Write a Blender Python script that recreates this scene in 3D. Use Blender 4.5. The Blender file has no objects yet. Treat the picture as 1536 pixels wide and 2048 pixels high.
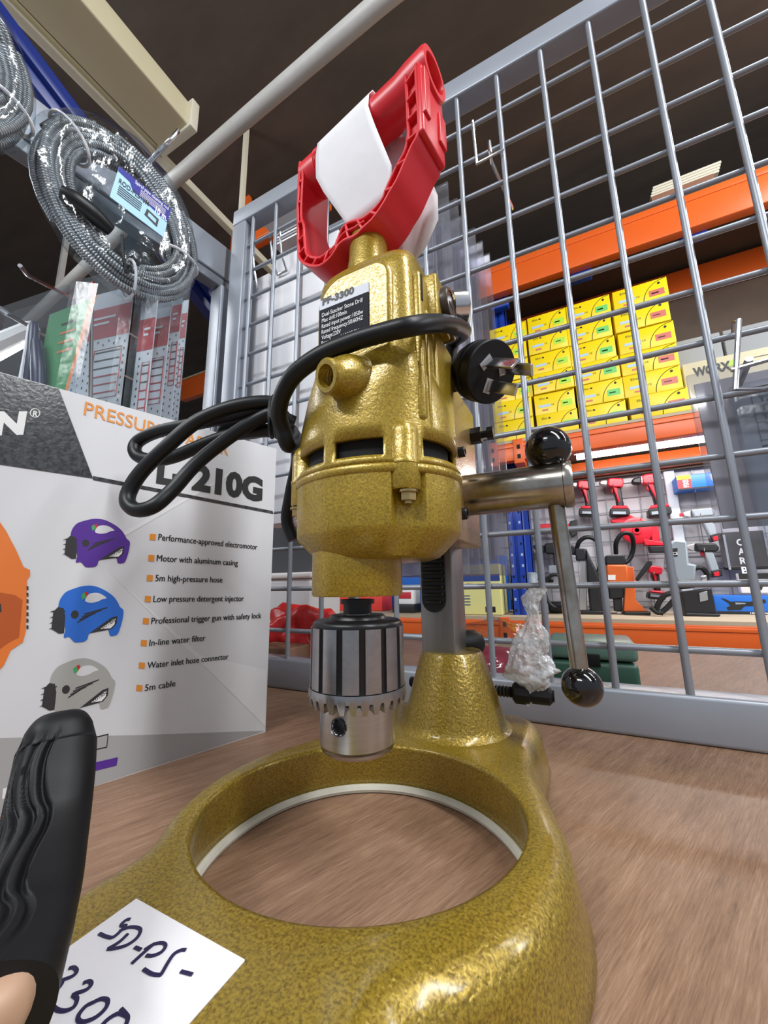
import bpy, bmesh, math, random
from mathutils import Vector, Matrix, Euler
from mathutils import noise as mnoise
random.seed(7)
PI = math.pi
SC = bpy.context.scene
COL = SC.collection

# ------------------------------------------------------------------ camera
CAM = Vector((0, 0, 1.05))
RGT = Vector((0.89410085, 0.44760425, -0.01530033))
UPV = Vector((0.09683933, -0.15985866, 0.98237842))
FWD = Vector((-0.43727086, 0.87982705, 0.18627546))
FPX = 767.0
cam_d = bpy.data.cameras.new('camera')
cam = bpy.data.objects.new('camera', cam_d)
COL.objects.link(cam)
m = Matrix.Identity(4)
for i in range(3):
    m[i][0] = RGT[i]; m[i][1] = UPV[i]; m[i][2] = -FWD[i]; m[i][3] = CAM[i]
cam.matrix_world = m
cam_d.sensor_fit = 'VERTICAL'
cam_d.sensor_height = 36.0
cam_d.lens = 36.0 * FPX / 2048.0
cam_d.clip_start = 0.005
cam_d.clip_end = 50
SC.camera = cam

# ------------------------------------------------------------------ light
SC.view_settings.view_transform = 'Standard'
SC.view_settings.look = 'None'
SC.view_settings.exposure = 0.45
SC.view_settings.gamma = 1.0
SC.view_settings.use_curve_mapping = False
SC.cycles.transparent_max_bounces = 24
SC.cycles.max_bounces = 8
W = bpy.data.worlds.new('shop_air'); SC.world = W
W.use_nodes = True
W.node_tree.nodes['Background'].inputs[0].default_value = (0.80, 0.88, 1.0, 1)
W.node_tree.nodes['Background'].inputs[1].default_value = 0.30


def area(name, loc, aim, sx, sy, power, col=(.96, .985, 1.0)):
    d = bpy.data.lights.new(name, 'AREA'); d.shape = 'RECTANGLE'; d.size = sx; d.size_y = sy
    d.energy = power; d.color = col
    o = bpy.data.objects.new(name, d); COL.objects.link(o)
    o.location = loc
    o.rotation_euler = (Vector(aim) - Vector(loc)).to_track_quat('-Z', 'Y').to_euler()
    return o


LAMPS = [  # fluorescent battens of the aisles, out of the frame behind and beside the camera
    ('aisle_lamp_light', (0.95, -0.15, 2.45), (-0.1, 0.25, 1.1), 0.10, 1.3, 21),
    ('aisle_lamp_light', (-0.55, -1.15, 2.45), (-0.2, 0.4, 1.1), 1.3, 0.10, 20),
    ('aisle_lamp_light', (1.55, 0.9, 2.45), (0.5, 1.5, 1.6), 0.10, 1.3, 22),
    ('aisle_lamp_light', (-1.9, -0.1, 2.3), (-0.5, 0.5, 1.3), 0.10, 1.3, 9),
]
for L in LAMPS:
    area(*L)

# ------------------------------------------------------------------ pixel <-> place
def ray(x, y):
    return RGT * ((x - 768) / FPX) + UPV * (-(y - 1024) / FPX) + FWD


def at(x, y, axis, val):
    r = ray(x, y)
    return CAM + r * ((val - CAM[axis]) / r[axis])


def on_plane(x, y, p0, n):
    r = ray(x, y)
    return CAM + r * ((Vector(p0) - CAM).dot(n) / r.dot(n))


def depth(x, y, d):
    return CAM + ray(x, y) * d


# ------------------------------------------------------------------ materials
MATS = {}


def mat(name, col, rough=.5, metal=0., noise=None, bump=None, coat=0., emit=None, spec=None, sheen=0., trans=0., vor=None, subs=0.):
    """noise=(scale, amount, colour2); bump=(scale, strength, distance); vor=(scale,strength,dist)"""
    if name in MATS:
        return MATS[name]
    mt = bpy.data.materials.new(name); mt.use_nodes = True
    nt = mt.node_tree; b = nt.nodes['Principled BSDF']
    b.inputs['Base Color'].default_value = (*col, 1)
    b.inputs['Roughness'].default_value = rough
    b.inputs['Metallic'].default_value = metal
    b.inputs['Coat Weight'].default_value = coat
    b.inputs['Coat Roughness'].default_value = .12
    if spec is not None:
        b.inputs['Specular IOR Level'].default_value = spec
    if trans:
        b.inputs['Transmission Weight'].default_value = trans
    if subs:
        b.inputs['Subsurface Weight'].default_value = subs
        b.inputs['Subsurface Radius'].default_value = (.01, .004, .002)
    if emit:
        b.inputs['Emission Color'].default_value = (*emit[0], 1)
        b.inputs['Emission Strength'].default_value = emit[1]
    tc = nt.nodes.new('ShaderNodeTexCoord')
    if noise:
        sc, amt, c2 = noise[:3]
        mp = nt.nodes.new('ShaderNodeMapping')
        nt.links.new(tc.outputs['Object'], mp.inputs['Vector'])
        if len(noise) > 3:
            mp.inputs['Scale'].default_value = noise[3]
        if len(noise) > 4:
            mp.inputs['Rotation'].default_value = noise[4]
        n = nt.nodes.new('ShaderNodeTexNoise'); n.inputs['Scale'].default_value = sc
        n.inputs['Detail'].default_value = 5; n.inputs['Roughness'].default_value = .65
        nt.links.new(mp.outputs[0], n.inputs['Vector'])
        r = nt.nodes.new('ShaderNodeValToRGB')
        r.color_ramp.elements[0].position = .5 - amt; r.color_ramp.elements[0].color = (*c2, 1)
        r.color_ramp.elements[1].position = .5 + amt; r.color_ramp.elements[1].color = (*col, 1)
        nt.links.new(n.outputs['Fac'], r.inputs[0]); nt.links.new(r.outputs[0], b.inputs['Base Color'])
    hs = []
    if bump:
        n = nt.nodes.new('ShaderNodeTexNoise'); n.inputs['Scale'].default_value = bump[0]; n.inputs['Detail'].default_value = 3
        nt.links.new(tc.outputs['Object'], n.inputs['Vector']); hs.append((n.outputs['Fac'], bump[1], bump[2]))
    if vor:
        n = nt.nodes.new('ShaderNodeTexVoronoi'); n.feature = 'SMOOTH_F1'; n.inputs['Scale'].default_value = vor[0]
        nt.links.new(tc.outputs['Object'], n.inputs['Vector']); hs.append((n.outputs['Distance'], vor[1], vor[2]))
    prev = None
    for h, s, d in hs:
        bp = nt.nodes.new('ShaderNodeBump'); bp.inputs['Strength'].default_value = s; bp.inputs['Distance'].default_value = d
        nt.links.new(h, bp.inputs['Height'])
        if prev:
            nt.links.new(prev.outputs[0], bp.inputs['Normal'])
        prev = bp
    if prev:
        nt.links.new(prev.outputs[0], b.inputs['Normal'])
    MATS[name] = mt
    return mt


def film(name, col=(.9, .93, .95), gloss=.14, rough=.12, bump=None, body=0.0, edge=.35):
    """thin clear plastic: mostly transparent, glossy reflection growing at grazing angles"""
    mt = bpy.data.materials.new(name); mt.use_nodes = True
    nt = mt.node_tree; nt.nodes.clear()
    out = nt.nodes.new('ShaderNodeOutputMaterial')
    tr = nt.nodes.new('ShaderNodeBsdfTransparent'); tr.inputs[0].default_value = (*col, 1)
    gl = nt.nodes.new('ShaderNodeBsdfGlossy'); gl.inputs['Roughness'].default_value = rough
    df = nt.nodes.new('ShaderNodeBsdfDiffuse'); df.inputs[0].default_value = (.8, .82, .85, 1)
    lw = nt.nodes.new('ShaderNodeLayerWeight'); lw.inputs[0].default_value = .35
    mm = nt.nodes.new('ShaderNodeMath'); mm.operation = 'MULTIPLY_ADD'
    mm.inputs[1].default_value = edge; mm.inputs[2].default_value = gloss
    nt.links.new(lw.outputs['Facing'], mm.inputs[0])
    m1 = nt.nodes.new('ShaderNodeMixShader'); m1.inputs[0].default_value = body
    nt.links.new(tr.outputs[0], m1.inputs[1]); nt.links.new(df.outputs[0], m1.inputs[2])
    m2 = nt.nodes.new('ShaderNodeMixShader')
    nt.links.new(mm.outputs[0], m2.inputs[0]); nt.links.new(m1.outputs[0], m2.inputs[1]); nt.links.new(gl.outputs[0], m2.inputs[2])
    nt.links.new(m2.outputs[0], out.inputs[0])
    if bump:
        tc = nt.nodes.new('ShaderNodeTexCoord')
        n = nt.nodes.new('ShaderNodeTexNoise'); n.inputs['Scale'].default_value = bump[0]; n.inputs['Detail'].default_value = 3
        nt.links.new(tc.outputs['Object'], n.inputs['Vector'])
        bp = nt.nodes.new('ShaderNodeBump'); bp.inputs['Strength'].default_value = bump[1]; bp.inputs['Distance'].default_value = bump[2]
        nt.links.new(n.outputs['Fac'], bp.inputs['Height'])
        nt.links.new(bp.outputs[0], gl.inputs['Normal']); nt.links.new(bp.outputs[0], df.inputs['Normal'])
    MATS[name] = mt
    return mt


def gold_mat(name, base, dark, sc_col, sc_bump, bstr, dist, rough, metal, coat_bump=True):
    """hammered metallic enamel: mottled pigment under a clear glossy skin"""
    mt = bpy.data.materials.new(name); mt.use_nodes = True
    nt = mt.node_tree; b = nt.nodes['Principled BSDF']
    tc = nt.nodes.new('ShaderNodeTexCoord')
    n = nt.nodes.new('ShaderNodeTexNoise'); n.inputs['Scale'].default_value = sc_col; n.inputs['Detail'].default_value = 4; n.inputs['Roughness'].default_value = .6
    nt.links.new(tc.outputs['Object'], n.inputs['Vector'])
    r = nt.nodes.new('ShaderNodeValToRGB')
    r.color_ramp.elements[0].position = .33; r.color_ramp.elements[0].color = (*dark, 1)
    r.color_ramp.elements[1].position = .60; r.color_ramp.elements[1].color = (*base, 1)
    nt.links.new(n.outputs['Fac'], r.inputs[0]); nt.links.new(r.outputs[0], b.inputs['Base Color'])
    b.inputs['Roughness'].default_value = rough; b.inputs['Metallic'].default_value = metal
    b.inputs['Coat Weight'].default_value = .5; b.inputs['Coat Roughness'].default_value = .16
    v = nt.nodes.new('ShaderNodeTexVoronoi'); v.feature = 'SMOOTH_F1'; v.inputs['Scale'].default_value = sc_bump
    n2 = nt.nodes.new('ShaderNodeTexNoise'); n2.inputs['Scale'].default_value = sc_bump * .6; n2.inputs['Detail'].default_value = 2
    nt.links.new(tc.outputs['Object'], n2.inputs['Vector'])
    mx = nt.nodes.new('ShaderNodeMixRGB'); mx.blend_type = 'ADD'; mx.inputs[0].default_value = .006
    nt.links.new(tc.outputs['Object'], mx.inputs[1]); nt.links.new(n2.outputs['Color'], mx.inputs[2])
    nt.links.new(mx.outputs[0], v.inputs['Vector'])
    bp = nt.nodes.new('ShaderNodeBump'); bp.inputs['Strength'].default_value = bstr; bp.inputs['Distance'].default_value = dist
    nt.links.new(v.outputs['Distance'], bp.inputs['Height'])
    nt.links.new(bp.outputs[0], b.inputs['Normal'])
    if coat_bump:
        nt.links.new(bp.outputs[0], b.inputs['Coat Normal'])
    MATS[name] = mt
    return mt


gold_base = gold_mat('gold_hammered_coarse', (.36, .245, .026), (.15, .092, .006), 900, 400, .60, .0008, .40, .40, False)
gold_body = gold_mat('gold_hammered_fine', (.40, .275, .022), (.23, .14, .008), 900, 560, .40, .00035, .38, .35)
gold_block = gold_mat('gold_bronze', (.32, .20, .06), (.19, .105, .03), 700, 520, .28, .0005, .42, .40)
steel = mat('brushed_steel', (.56, .56, .56), .26, 1., noise=(60, .3, (.42, .42, .42), (1, 1, 12)), bump=(900, .05, .0003))
steel_side = mat('ground_steel', (.46, .46, .48), .30, 1., noise=(140, .35, (.30, .30, .31)))
steel_dark = mat('oiled_steel', (.56, .54, .50), .24, 1., noise=(45, .25, (.24, .20, .15)), bump=(120, .05, .0006))
rack_steel = mat('rolled_steel', (.33, .33, .33), .40, .85, noise=(70, .3, (.17, .17, .17), (1, 1, .12)))
chrome = mat('chrome', (.70, .70, .72), .20, 1.)
brass = mat('brass_bolt', (.50, .36, .16), .25, 1.)
black_steel = mat('black_oxide', (.012, .012, .013), .35, .3)
black_gloss = mat('black_ball_plastic', (.004, .004, .005), .10, 0., coat=.6)
black_rub = mat('black_rubber', (.006, .007, .008), .42, 0., spec=.35, bump=(700, .05, .0002))
black_plug = mat('black_plug_plastic', (.006, .006, .007), .50, 0., spec=.3, bump=(1500, .12, .0002))
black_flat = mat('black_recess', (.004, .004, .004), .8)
red_pl = mat('red_moulded_plastic', (.72, .018, .030), .34, 0., bump=(900, .06, .0002), subs=.12)
white_gasket = mat('white_rubber', (.62, .60, .52), .6, noise=(40, .3, (.5, .48, .40)))
paper = mat('white_paper', (.80, .78, .80), .65, noise=(30, .3, (.74, .72, .75)), bump=(45, .25, .002))
label_white = mat('label_white', (.74, .77, .84), .6, spec=.2)
label_black = mat('label_black', (.008, .010, .018), .6, spec=.15)
print_white = mat('print_white', (.85, .85, .85), .5)
ink_navy = mat('ink_marker', (.015, .010, .055), .5)
ink_black = mat('ink_black', (.012, .012, .012), .5)
ink_orange = mat('ink_orange', (.78, .28, .035), .45)
carton = mat('carton_print_grey', (.72, .725, .75), .42, bump=(300, .05, .0004), noise=(9, .35, (.67, .675, .70)))
ink_band = mat('ink_charcoal', (.030, .030, .032), .22, noise=(260, .10, (.075, .078, .085)), bump=(350, .25, .0006))
ink_pale = mat('ink_pale_facet', (.77, .77, .79), .42)
ink_grey = mat('ink_mid_grey', (.40, .40, .405), .42)
ink_purple = mat('ink_purple', (.095, .028, .30), .4)
ink_blue = mat('ink_blue', (.025, .15, .62), .4)
ink_toolgrey = mat('ink_tool_grey', (.40, .40, .38), .4)
ink_shade = mat('ink_dark_grille', (.035, .035, .038), .4)
ink_dkor = mat('ink_burnt_orange', (.50, .10, .02), .4)
ink_or2 = mat('ink_machine_orange', (.80, .20, .035), .4)
ink_green = mat('ink_green', (.06, .38, .12), .4)
ink_red = mat('ink_red', (.55, .03, .04), .4)
ink_pink = mat('ink_faded_red', (.62, .16, .12), .4)
ink_lime = mat('ink_lime', (.42, .75, .06), .4)
ink_mgreen = mat('ink_label_green', (.16, .60, .14), .4)
wire_grey = mat('wire_grey_paint', (.27, .29, .33), .36, .35)
frame_grey = mat('frame_grey_paint', (.34, .37, .42), .38, .35, noise=(8, .3, (.30, .32, .37)))
frame_dark = mat('frame_grey_old', (.20, .22, .25), .45, .3)
orange_beam = mat('rack_orange_paint', (.80, .135, .018), .33, noise=(5, .3, (.72, .11, .015)))
blue_beam = mat('rack_blue_paint', (.012, .055, .40), .35)
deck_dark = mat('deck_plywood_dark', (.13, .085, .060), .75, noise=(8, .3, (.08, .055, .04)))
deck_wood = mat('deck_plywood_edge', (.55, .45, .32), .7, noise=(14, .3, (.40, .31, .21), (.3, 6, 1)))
cream = mat('cream_sheet', (.62, .56, .38), .5, noise=(2.5, .35, (.52, .46, .30)))
brace_blue = mat('brace_dark_blue', (.005, .018, .15), .35)
cream_edge = mat('cream_trim', (.62, .58, .46), .45)
pipe_white = mat('conduit_white', (.55, .54, .52), .45, noise=(12, .35, (.44, .43, .41)))
yellow = mat('yellow_carton', (.90, .66, .004), .32)
yellow_pale = mat('cream_yellow_carton', (.78, .74, .30), .5)
kraft = mat('kraft_carton', (.62, .55, .36), .6)
grey_carton = mat('grey_carton', (.30, .31, .33), .55)
white_card = mat('white_card', (.80, .79, .82), .5)
grey_card = mat('grey_card', (.30, .29, .32), .55)
tool_red = mat('tool_red', (.62, .012, .03), .35)
tool_black = mat('tool_black', (.014, .014, .016), .42)
tool_grey = mat('tool_grey', (.30, .34, .38), .4)
tool_silver = mat('tool_silver', (.60, .60, .60), .3, .8)
tool_orange = mat('tool_orange', (.70, .13, .02), .4)
box_blue = mat('box_blue', (.012, .15, .62), .4)
red_bag = mat('red_plastic_bag', (.72, .03, .03), .3, bump=(60, .5, .004))
maroon = mat('maroon_cloth', (.22, .01, .03), .7)
green_case = mat('green_case', (.03, .09, .06), .4)
skin_m = mat('skin', (.48, .30, .20), .5, subs=.2)
film_clear = film('clear_blister', gloss=.03, edge=.26, rough=.22, bump=(30, .35, .004))
film_bag = film('clear_bag', gloss=.04, edge=.30, rough=.13, bump=(45, .5, .005))
film_milky = film('milky_bag', col=(.95, .95, .93), gloss=.07, edge=.25, rough=.13, bump=(70, .9, .008), body=.50)
film_haze = film('hazy_blister', col=(.86, .86, .90), gloss=.03, edge=.18, rough=.12, body=.07)


def spring_mat():
    mt = bpy.data.materials.new('coiled_spring_steel'); mt.use_nodes = True
    nt = mt.node_tree; b = nt.nodes['Principled BSDF']
    b.inputs['Base Color'].default_value = (.27, .29, .31, 1); b.inputs['Metallic'].default_value = .75; b.inputs['Roughness'].default_value = .32
    uv = nt.nodes.new('ShaderNodeUVMap')
    w = nt.nodes.new('ShaderNodeTexWave'); w.inputs['Scale'].default_value = 95; w.bands_direction = 'X'
    nt.links.new(uv.outputs[0], w.inputs['Vector'])
    bp = nt.nodes.new('ShaderNodeBump'); bp.inputs['Strength'].default_value = .9; bp.inputs['Distance'].default_value = .001
    nt.links.new(w.outputs['Fac'], bp.inputs['Height']); nt.links.new(bp.outputs[0], b.inputs['Normal'])
    r = nt.nodes.new('ShaderNodeValToRGB'); r.color_ramp.elements[0].color = (.17, .18, .19, 1); r.color_ramp.elements[1].color = (.50, .52, .54, 1)
    nt.links.new(w.outputs['Fac'], r.inputs[0]); nt.links.new(r.outputs[0], b.inputs['Base Color'])
    return mt


spring = spring_mat()


def wood_mat(name, c1, c2, c3, rough=.5):
    mt = bpy.data.materials.new(name); mt.use_nodes = True
    nt = mt.node_tree; b = nt.nodes['Principled BSDF']; b.inputs['Roughness'].default_value = rough
    tc = nt.nodes.new('ShaderNodeTexCoord')

    def ns(scale, sc, rot, det):
        mp = nt.nodes.new('ShaderNodeMapping'); mp.vector_type = 'TEXTURE'
        mp.inputs['Scale'].default_value = [1 / k for k in sc]; mp.inputs['Rotation'].default_value = (0, 0, rot)
        nt.links.new(tc.outputs['Object'], mp.inputs['Vector'])
        n = nt.nodes.new('ShaderNodeTexNoise'); n.inputs['Scale'].default_value = scale; n.inputs['Detail'].default_value = det; n.inputs['Roughness'].default_value = .7
        nt.links.new(mp.outputs[0], n.inputs['Vector'])
        return n
    A = math.radians(67)
    n1 = ns(14, (1, 14, 1), A, 6); n2 = ns(60, (1, 22, 1), A, 4); n3 = ns(5, (1, 2.5, 1), A, 3)
    r = nt.nodes.new('ShaderNodeValToRGB')
    e = r.color_ramp.elements
    e[0].position = .32; e[0].color = (*c1, 1); e[1].position = .70; e[1].color = (*c3, 1)
    k = e.new(.5); k.color = (*c2, 1)
    a = nt.nodes.new('ShaderNodeMath'); a.operation = 'MULTIPLY_ADD'; a.inputs[1].default_value = .45
    nt.links.new(n2.outputs['Fac'], a.inputs[0])
    s = nt.nodes.new('ShaderNodeMath'); s.operation = 'MULTIPLY'; s.inputs[1].default_value = .35
    nt.links.new(n1.outputs['Fac'], s.inputs[0])
    s2 = nt.nodes.new('ShaderNodeMath'); s2.operation = 'MULTIPLY_ADD'; s2.inputs[1].default_value = .20
    nt.links.new(n3.outputs['Fac'], s2.inputs[0]); nt.links.new(s.outputs[0], s2.inputs[2])
    nt.links.new(s2.outputs[0], a.inputs[2])
    nt.links.new(a.outputs[0], r.inputs[0]); nt.links.new(r.outputs[0], b.inputs['Base Color'])
    bp = nt.nodes.new('ShaderNodeBump'); bp.inputs['Strength'].default_value = .12; bp.inputs['Distance'].default_value = .001
    nt.links.new(n2.outputs['Fac'], bp.inputs['Height']); nt.links.new(bp.outputs[0], b.inputs['Normal'])
    MATS[name] = mt
    return mt


table_wood = wood_mat('red_brown_plywood', (.095, .048, .028), (.245, .140, .085), (.41, .265, .175), .45)
ceil_wood = mat('dark_plywood', (.085, .062, .048), .75, noise=(3, .25, (.050, .038, .030), (1, 3, 1)))

# ------------------------------------------------------------------ mesh collector
class MB:
    def __init__(s):
        s.v = []; s.f = []; s.mi = []; s.uv = {}

    def add(s, vs, fs, mi=0):
        b = len(s.v)
        s.v.extend(Vector(v) for v in vs)
        for f in fs:
            s.f.append([b + i for i in f]); s.mi.append(mi)
        return b

    def box(s, lo, hi, mi=0, M=None):
        x0, y0, z0 = lo; x1, y1, z1 = hi
        vs = [Vector(p) for p in ((x0, y0, z0), (x1, y0, z0), (x1, y1, z0), (x0, y1, z0), (x0, y0, z1), (x1, y0, z1), (x1, y1, z1), (x0, y1, z1))]
        if M:
            vs = [M @ v for v in vs]
        s.add(vs, [(0, 3, 2, 1), (4, 5, 6, 7), (0, 1, 5, 4), (1, 2, 6, 5), (2, 3, 7, 6), (3, 0, 4, 7)], mi)
        return s

    def rbox(s, lo, hi, r, mi=0, M=None, seg=3):
        """box with rounded edges"""
        bm = bmesh.new()
        bmesh.ops.create_cube(bm, size=1)
        c = [(lo[i] + hi[i]) / 2 for i in range(3)]; d = [hi[i] - lo[i] for i in range(3)]
        for v in bm.verts:
            v.co = Vector((c[0] + v.co.x * d[0], c[1] + v.co.y * d[1], c[2] + v.co.z * d[2]))
        r = min(r, min(d) * .49)
        bmesh.ops.bevel(bm, geom=list(bm.edges), offset=r, segments=seg, profile=.5, affect='EDGES')
        s.bm(bm, mi, M)
        return s

    def bm(s, bm, mi=0, M=None):
        bm.verts.index_update()
        s.add([(M @ v.co) if M else v.co.copy() for v in bm.verts], [[v.index for v in f.verts] for f in bm.faces], mi)
        bm.free()

    def rings(s, rings, mi=0, cap0=True, cap1=True, closed=True, flip=False):
        n = len(rings[0]); b = len(s.v)
        for r in rings:
            s.v.extend(Vector(p) for p in r)
        for i in range(len(rings) - 1):
            for j in range(n if closed else n - 1):
                k = (j + 1) % n
                q = [b + i * n + j, b + i * n + k, b + (i + 1) * n + k, b + (i + 1) * n + j]
                s.f.append(q[::-1] if flip else q); s.mi.append(mi)
        if cap0:
            s.f.append([b + j for j in range(n)][::-1]); s.mi.append(mi)
        if cap1:
            s.f.append([b + (len(rings) - 1) * n + j for j in range(n)]); s.mi.append(mi)
        return b

    def lathe(s, prof, M=None, seg=40, mi=0, cap0=True, cap1=True):
        """prof: (radius, height) list, about local z"""
        rs = []
        for r, h in prof:
            ring = [Vector((r * math.cos(2 * PI * k / seg), r * math.sin(2 * PI * k / seg), h)) for k in range(seg)]
            rs.append([M @ v for v in ring] if M else ring)
        s.rings(rs, mi, cap0, cap1)
        return s

    def sphere(s, c, r, mi=0, seg=24, scale=(1, 1, 1), M=None):
        bm = bmesh.new()
        bmesh.ops.create_uvsphere(bm, u_segments=seg, v_segments=seg // 2, radius=r)
        for v in bm.verts:
            v.co = Vector((v.co.x * scale[0], v.co.y * scale[1], v.co.z * scale[2]))
            if M:
                v.co = M @ v.co
            v.co += Vector(c)
        s.bm(bm, mi)
        return s

    def tube(s, pts, r, seg=10, mi=0, closed=False, sub=1, cap=True, uv=False, flat=None):
        """swept tube; r number or list; sub>1 resamples as Catmull-Rom"""
        P = [Vector(p) for p in pts]
        R = list(r) if isinstance(r, (list, tuple)) else [r] * len(P)
        if sub > 1:
            P, R = crom(P, R, sub, closed)
        n = len(P)
        T = []
        for i in range(n):
            if closed:
                t = P[(i + 1) % n] - P[i - 1]
            else:
                t = P[min(i + 1, n - 1)] - P[max(i - 1, 0)]
            T.append(t.normalized())
        up = Vector((0, 0, 1)) if abs(T[0].z) < .9 else Vector((1, 0, 0))
        N = (up - T[0] * up.dot(T[0])).normalized()
        rs = []; ln = 0; lens = []
        for i in range(n):
            if i:
                N = (N - T[i] * N.dot(T[i])).normalized(); ln += (P[i] - P[i - 1]).length
            lens.append(ln)
            B = T[i].cross(N)
            k = R[i]
            rs.append([P[i] + (N * math.cos(2 * PI * j / seg) * (flat if flat else 1) + B * math.sin(2 * PI * j / seg)) * k for j in range(seg)])
        if closed:
            rs.append(rs[0]); lens.append(ln + (P[0] - P[-1]).length)
        f0 = len(s.f)
        s.rings(rs, mi, cap and not closed, cap and not closed)
        if uv:
            for i in range(len(rs) - 1):
                for j in range(seg):
                    s.uv[f0 + i * seg + j] = [(lens[i], j / seg), (lens[i], (j + 1) / seg), (lens[i + 1], (j + 1) / seg), (lens[i + 1], j / seg)]
        return s

    def prism(s, poly, O, ex, ey, ez, d, mi=0):
        """2-D outline in (ex,ey) extruded by d along ez"""
        O, ex, ey, ez = map(Vector, (O, ex, ey, ez))
        a = [O + ex * p[0] + ey * p[1] for p in poly]
        b = [v + ez * d for v in a]
        s.rings([a, b], mi)
        return s

    def poly(s, pts, mi=0):
        s.add(pts, [list(range(len(pts)))], mi)
        return s

    def ribbon(s, line, th, O, ex, ey, ez, d0, d1, closed=False, mi=0):
        """a strip of wall that follows a 2-D line, th thick, from d0 to d1 along ez"""
        O, ex, ey, ez = map(Vector, (O, ex, ey, ez))
        L = [Vector((p[0], p[1])) for p in line]; n = len(L)
        nn = []
        for i in range(n):
            if closed:
                t = L[(i + 1) % n] - L[i - 1]
            else:
                t = L[min(i + 1, n - 1)] - L[max(0, i - 1)]
            t.normalize(); nn.append(Vector((-t.y, t.x)))
        rs = []
        for i in range(n):
            p = L[i] + nn[i] * th / 2; q = L[i] - nn[i] * th / 2
            g = lambda w, z: O + ex * w.x + ey * w.y + ez * z
            rs.append([g(p, d0), g(q, d0), g(q, d1), g(p, d1)])
        if closed:
            rs.append(rs[0])
        s.rings(rs, mi, not closed, not closed)
        return s

    def build(s, name, mats, parent=None, smooth=40, bevel=None, sub=0, solid=0, local=False, flipn=True):
        me = bpy.data.meshes.new(name)
        me.from_pydata([tuple(v) for v in s.v], [], s.f)
        for mm in (mats if isinstance(mats, (list, tuple)) else [mats]):
            me.materials.append(mm)
        me.polygons.foreach_set('material_index', s.mi)
        if s.uv:
            ul = me.uv_layers.new(name='UVMap')
            for p in me.polygons:
                u = s.uv.get(p.index)
                if u:
                    for k, li in enumerate(p.loop_indices):
                        ul.data[li].uv = u[k]
        if flipn:
            bm = bmesh.new(); bm.from_mesh(me)
            bmesh.ops.recalc_face_normals(bm, faces=bm.faces)
            bm.to_mesh(me); bm.free()
        if smooth:
            me.polygons.foreach_set('use_smooth', [True] * len(me.polygons))
            me.set_sharp_from_angle(angle=math.radians(smooth))
        me.update()
        o = bpy.data.objects.new(name, me); COL.objects.link(o)
        if parent is not None:
            o.parent = parent
            if not local and parent.type == 'EMPTY':
                o.matrix_parent_inverse = Matrix.Translation(-parent.location)
        if bevel:
            md = o.modifiers.new('Bevel', 'BEVEL'); md.width = bevel; md.segments = 2; md.limit_method = 'ANGLE'; md.angle_limit = math.radians(40)
        if solid:
            md = o.modifiers.new('Solidify', 'SOLIDIFY'); md.thickness = solid; md.offset = -1
        if sub:
            md = o.modifiers.new('Subsurf', 'SUBSURF'); md.levels = sub; md.render_levels = sub
        return o


def crom(P, R, sub, closed=False):
    n = len(P); out = []; ro = []
    rng = n if closed else n - 1
    for i in range(rng):
        if closed:
            a, b, c, d = P[i - 1], P[i], P[(i + 1) % n], P[(i + 2) % n]; r0, r1 = R[i], R[(i + 1) % n]
        else:
            a, b, c, d = P[max(i - 1, 0)], P[i], P[i + 1], P[min(i + 2, n - 1)]; r0, r1 = R[i], R[i + 1]
        for k in range(sub):
            t = k / sub
            out.append(.5 * ((2 * b) + (c - a) * t + (2 * a - 5 * b + 4 * c - d) * t * t + (3 * b - a - 3 * c + d) * t ** 3))
            ro.append(r0 * (1 - t) + r1 * t)
    if not closed:
        out.append(P[-1]); ro.append(R[-1])
    return out, ro


def thing(name, loc, label, cat, group=None, rz=0):
    o = bpy.data.objects.new(name, None); COL.objects.link(o)
    o.location = loc; o.rotation_euler = (0, 0, rz); o.empty_display_size = .02
    o['label'] = label; o['category'] = cat
    if group:
        o['group'] = group
    return o


def tag(o, label, cat, group=None):
    o['label'] = label; o['category'] = cat
    if group:
        o['group'] = group
    return o


def struct(o):
    o['kind'] = 'structure'
    return o


def copy_tree(o, parent=None):
    c = o.copy(); COL.objects.link(c)
    if parent is not None:
        c.parent = parent
    for ch in list(o.children):
        copy_tree(ch, c)
    return c


def text_mesh(s, bold=0.0):
    cu = bpy.data.curves.new('t', 'FONT'); cu.body = s; cu.size = 1; cu.offset = bold; cu.resolution_u = 3
    o = bpy.data.objects.new('t', cu); COL.objects.link(o)
    me = bpy.data.meshes.new_from_object(o.evaluated_get(bpy.context.evaluated_depsgraph_get()))
    vs = [v.co.copy() for v in me.vertices]; fs = [list(p.vertices) for p in me.polygons]
    bpy.data.objects.remove(o); bpy.data.curves.remove(cu); bpy.data.meshes.remove(me)
    return vs, fs


def put_text(mb, s, P0, ex, ey, width, height, mi=0, bold=0.0, slant=0.0):
    """text whose inked box spans width x height from P0 along ex, ey"""
    vs, fs = text_mesh(s, bold)
    if not vs:
        return
    x0 = min(v.x for v in vs); x1 = max(v.x for v in vs)
    capv, _ = text_mesh('H', bold)
    ch = max(v.y for v in capv)
    sx = width / (x1 - x0); sy = height / ch
    P0, ex, ey = Vector(P0), Vector(ex), Vector(ey)
    mb.add([P0 + ex * ((v.x - x0) * sx + v.y * sy * slant) + ey * (v.y * sy) for v in vs], fs, mi)


def Mframe(O, ex, ey, ez):
    M = Matrix.Identity(4)
    for i in range(3):
        M[i][0] = ex[i]; M[i][1] = ey[i]; M[i][2] = ez[i]; M[i][3] = O[i]
    return M


def Mz(O, d):
    """frame at O whose z axis is d"""
    q = Vector(d).normalized().to_track_quat('Z', 'Y')
    return Matrix.Translation(Vector(O)) @ q.to_matrix().to_4x4()


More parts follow.
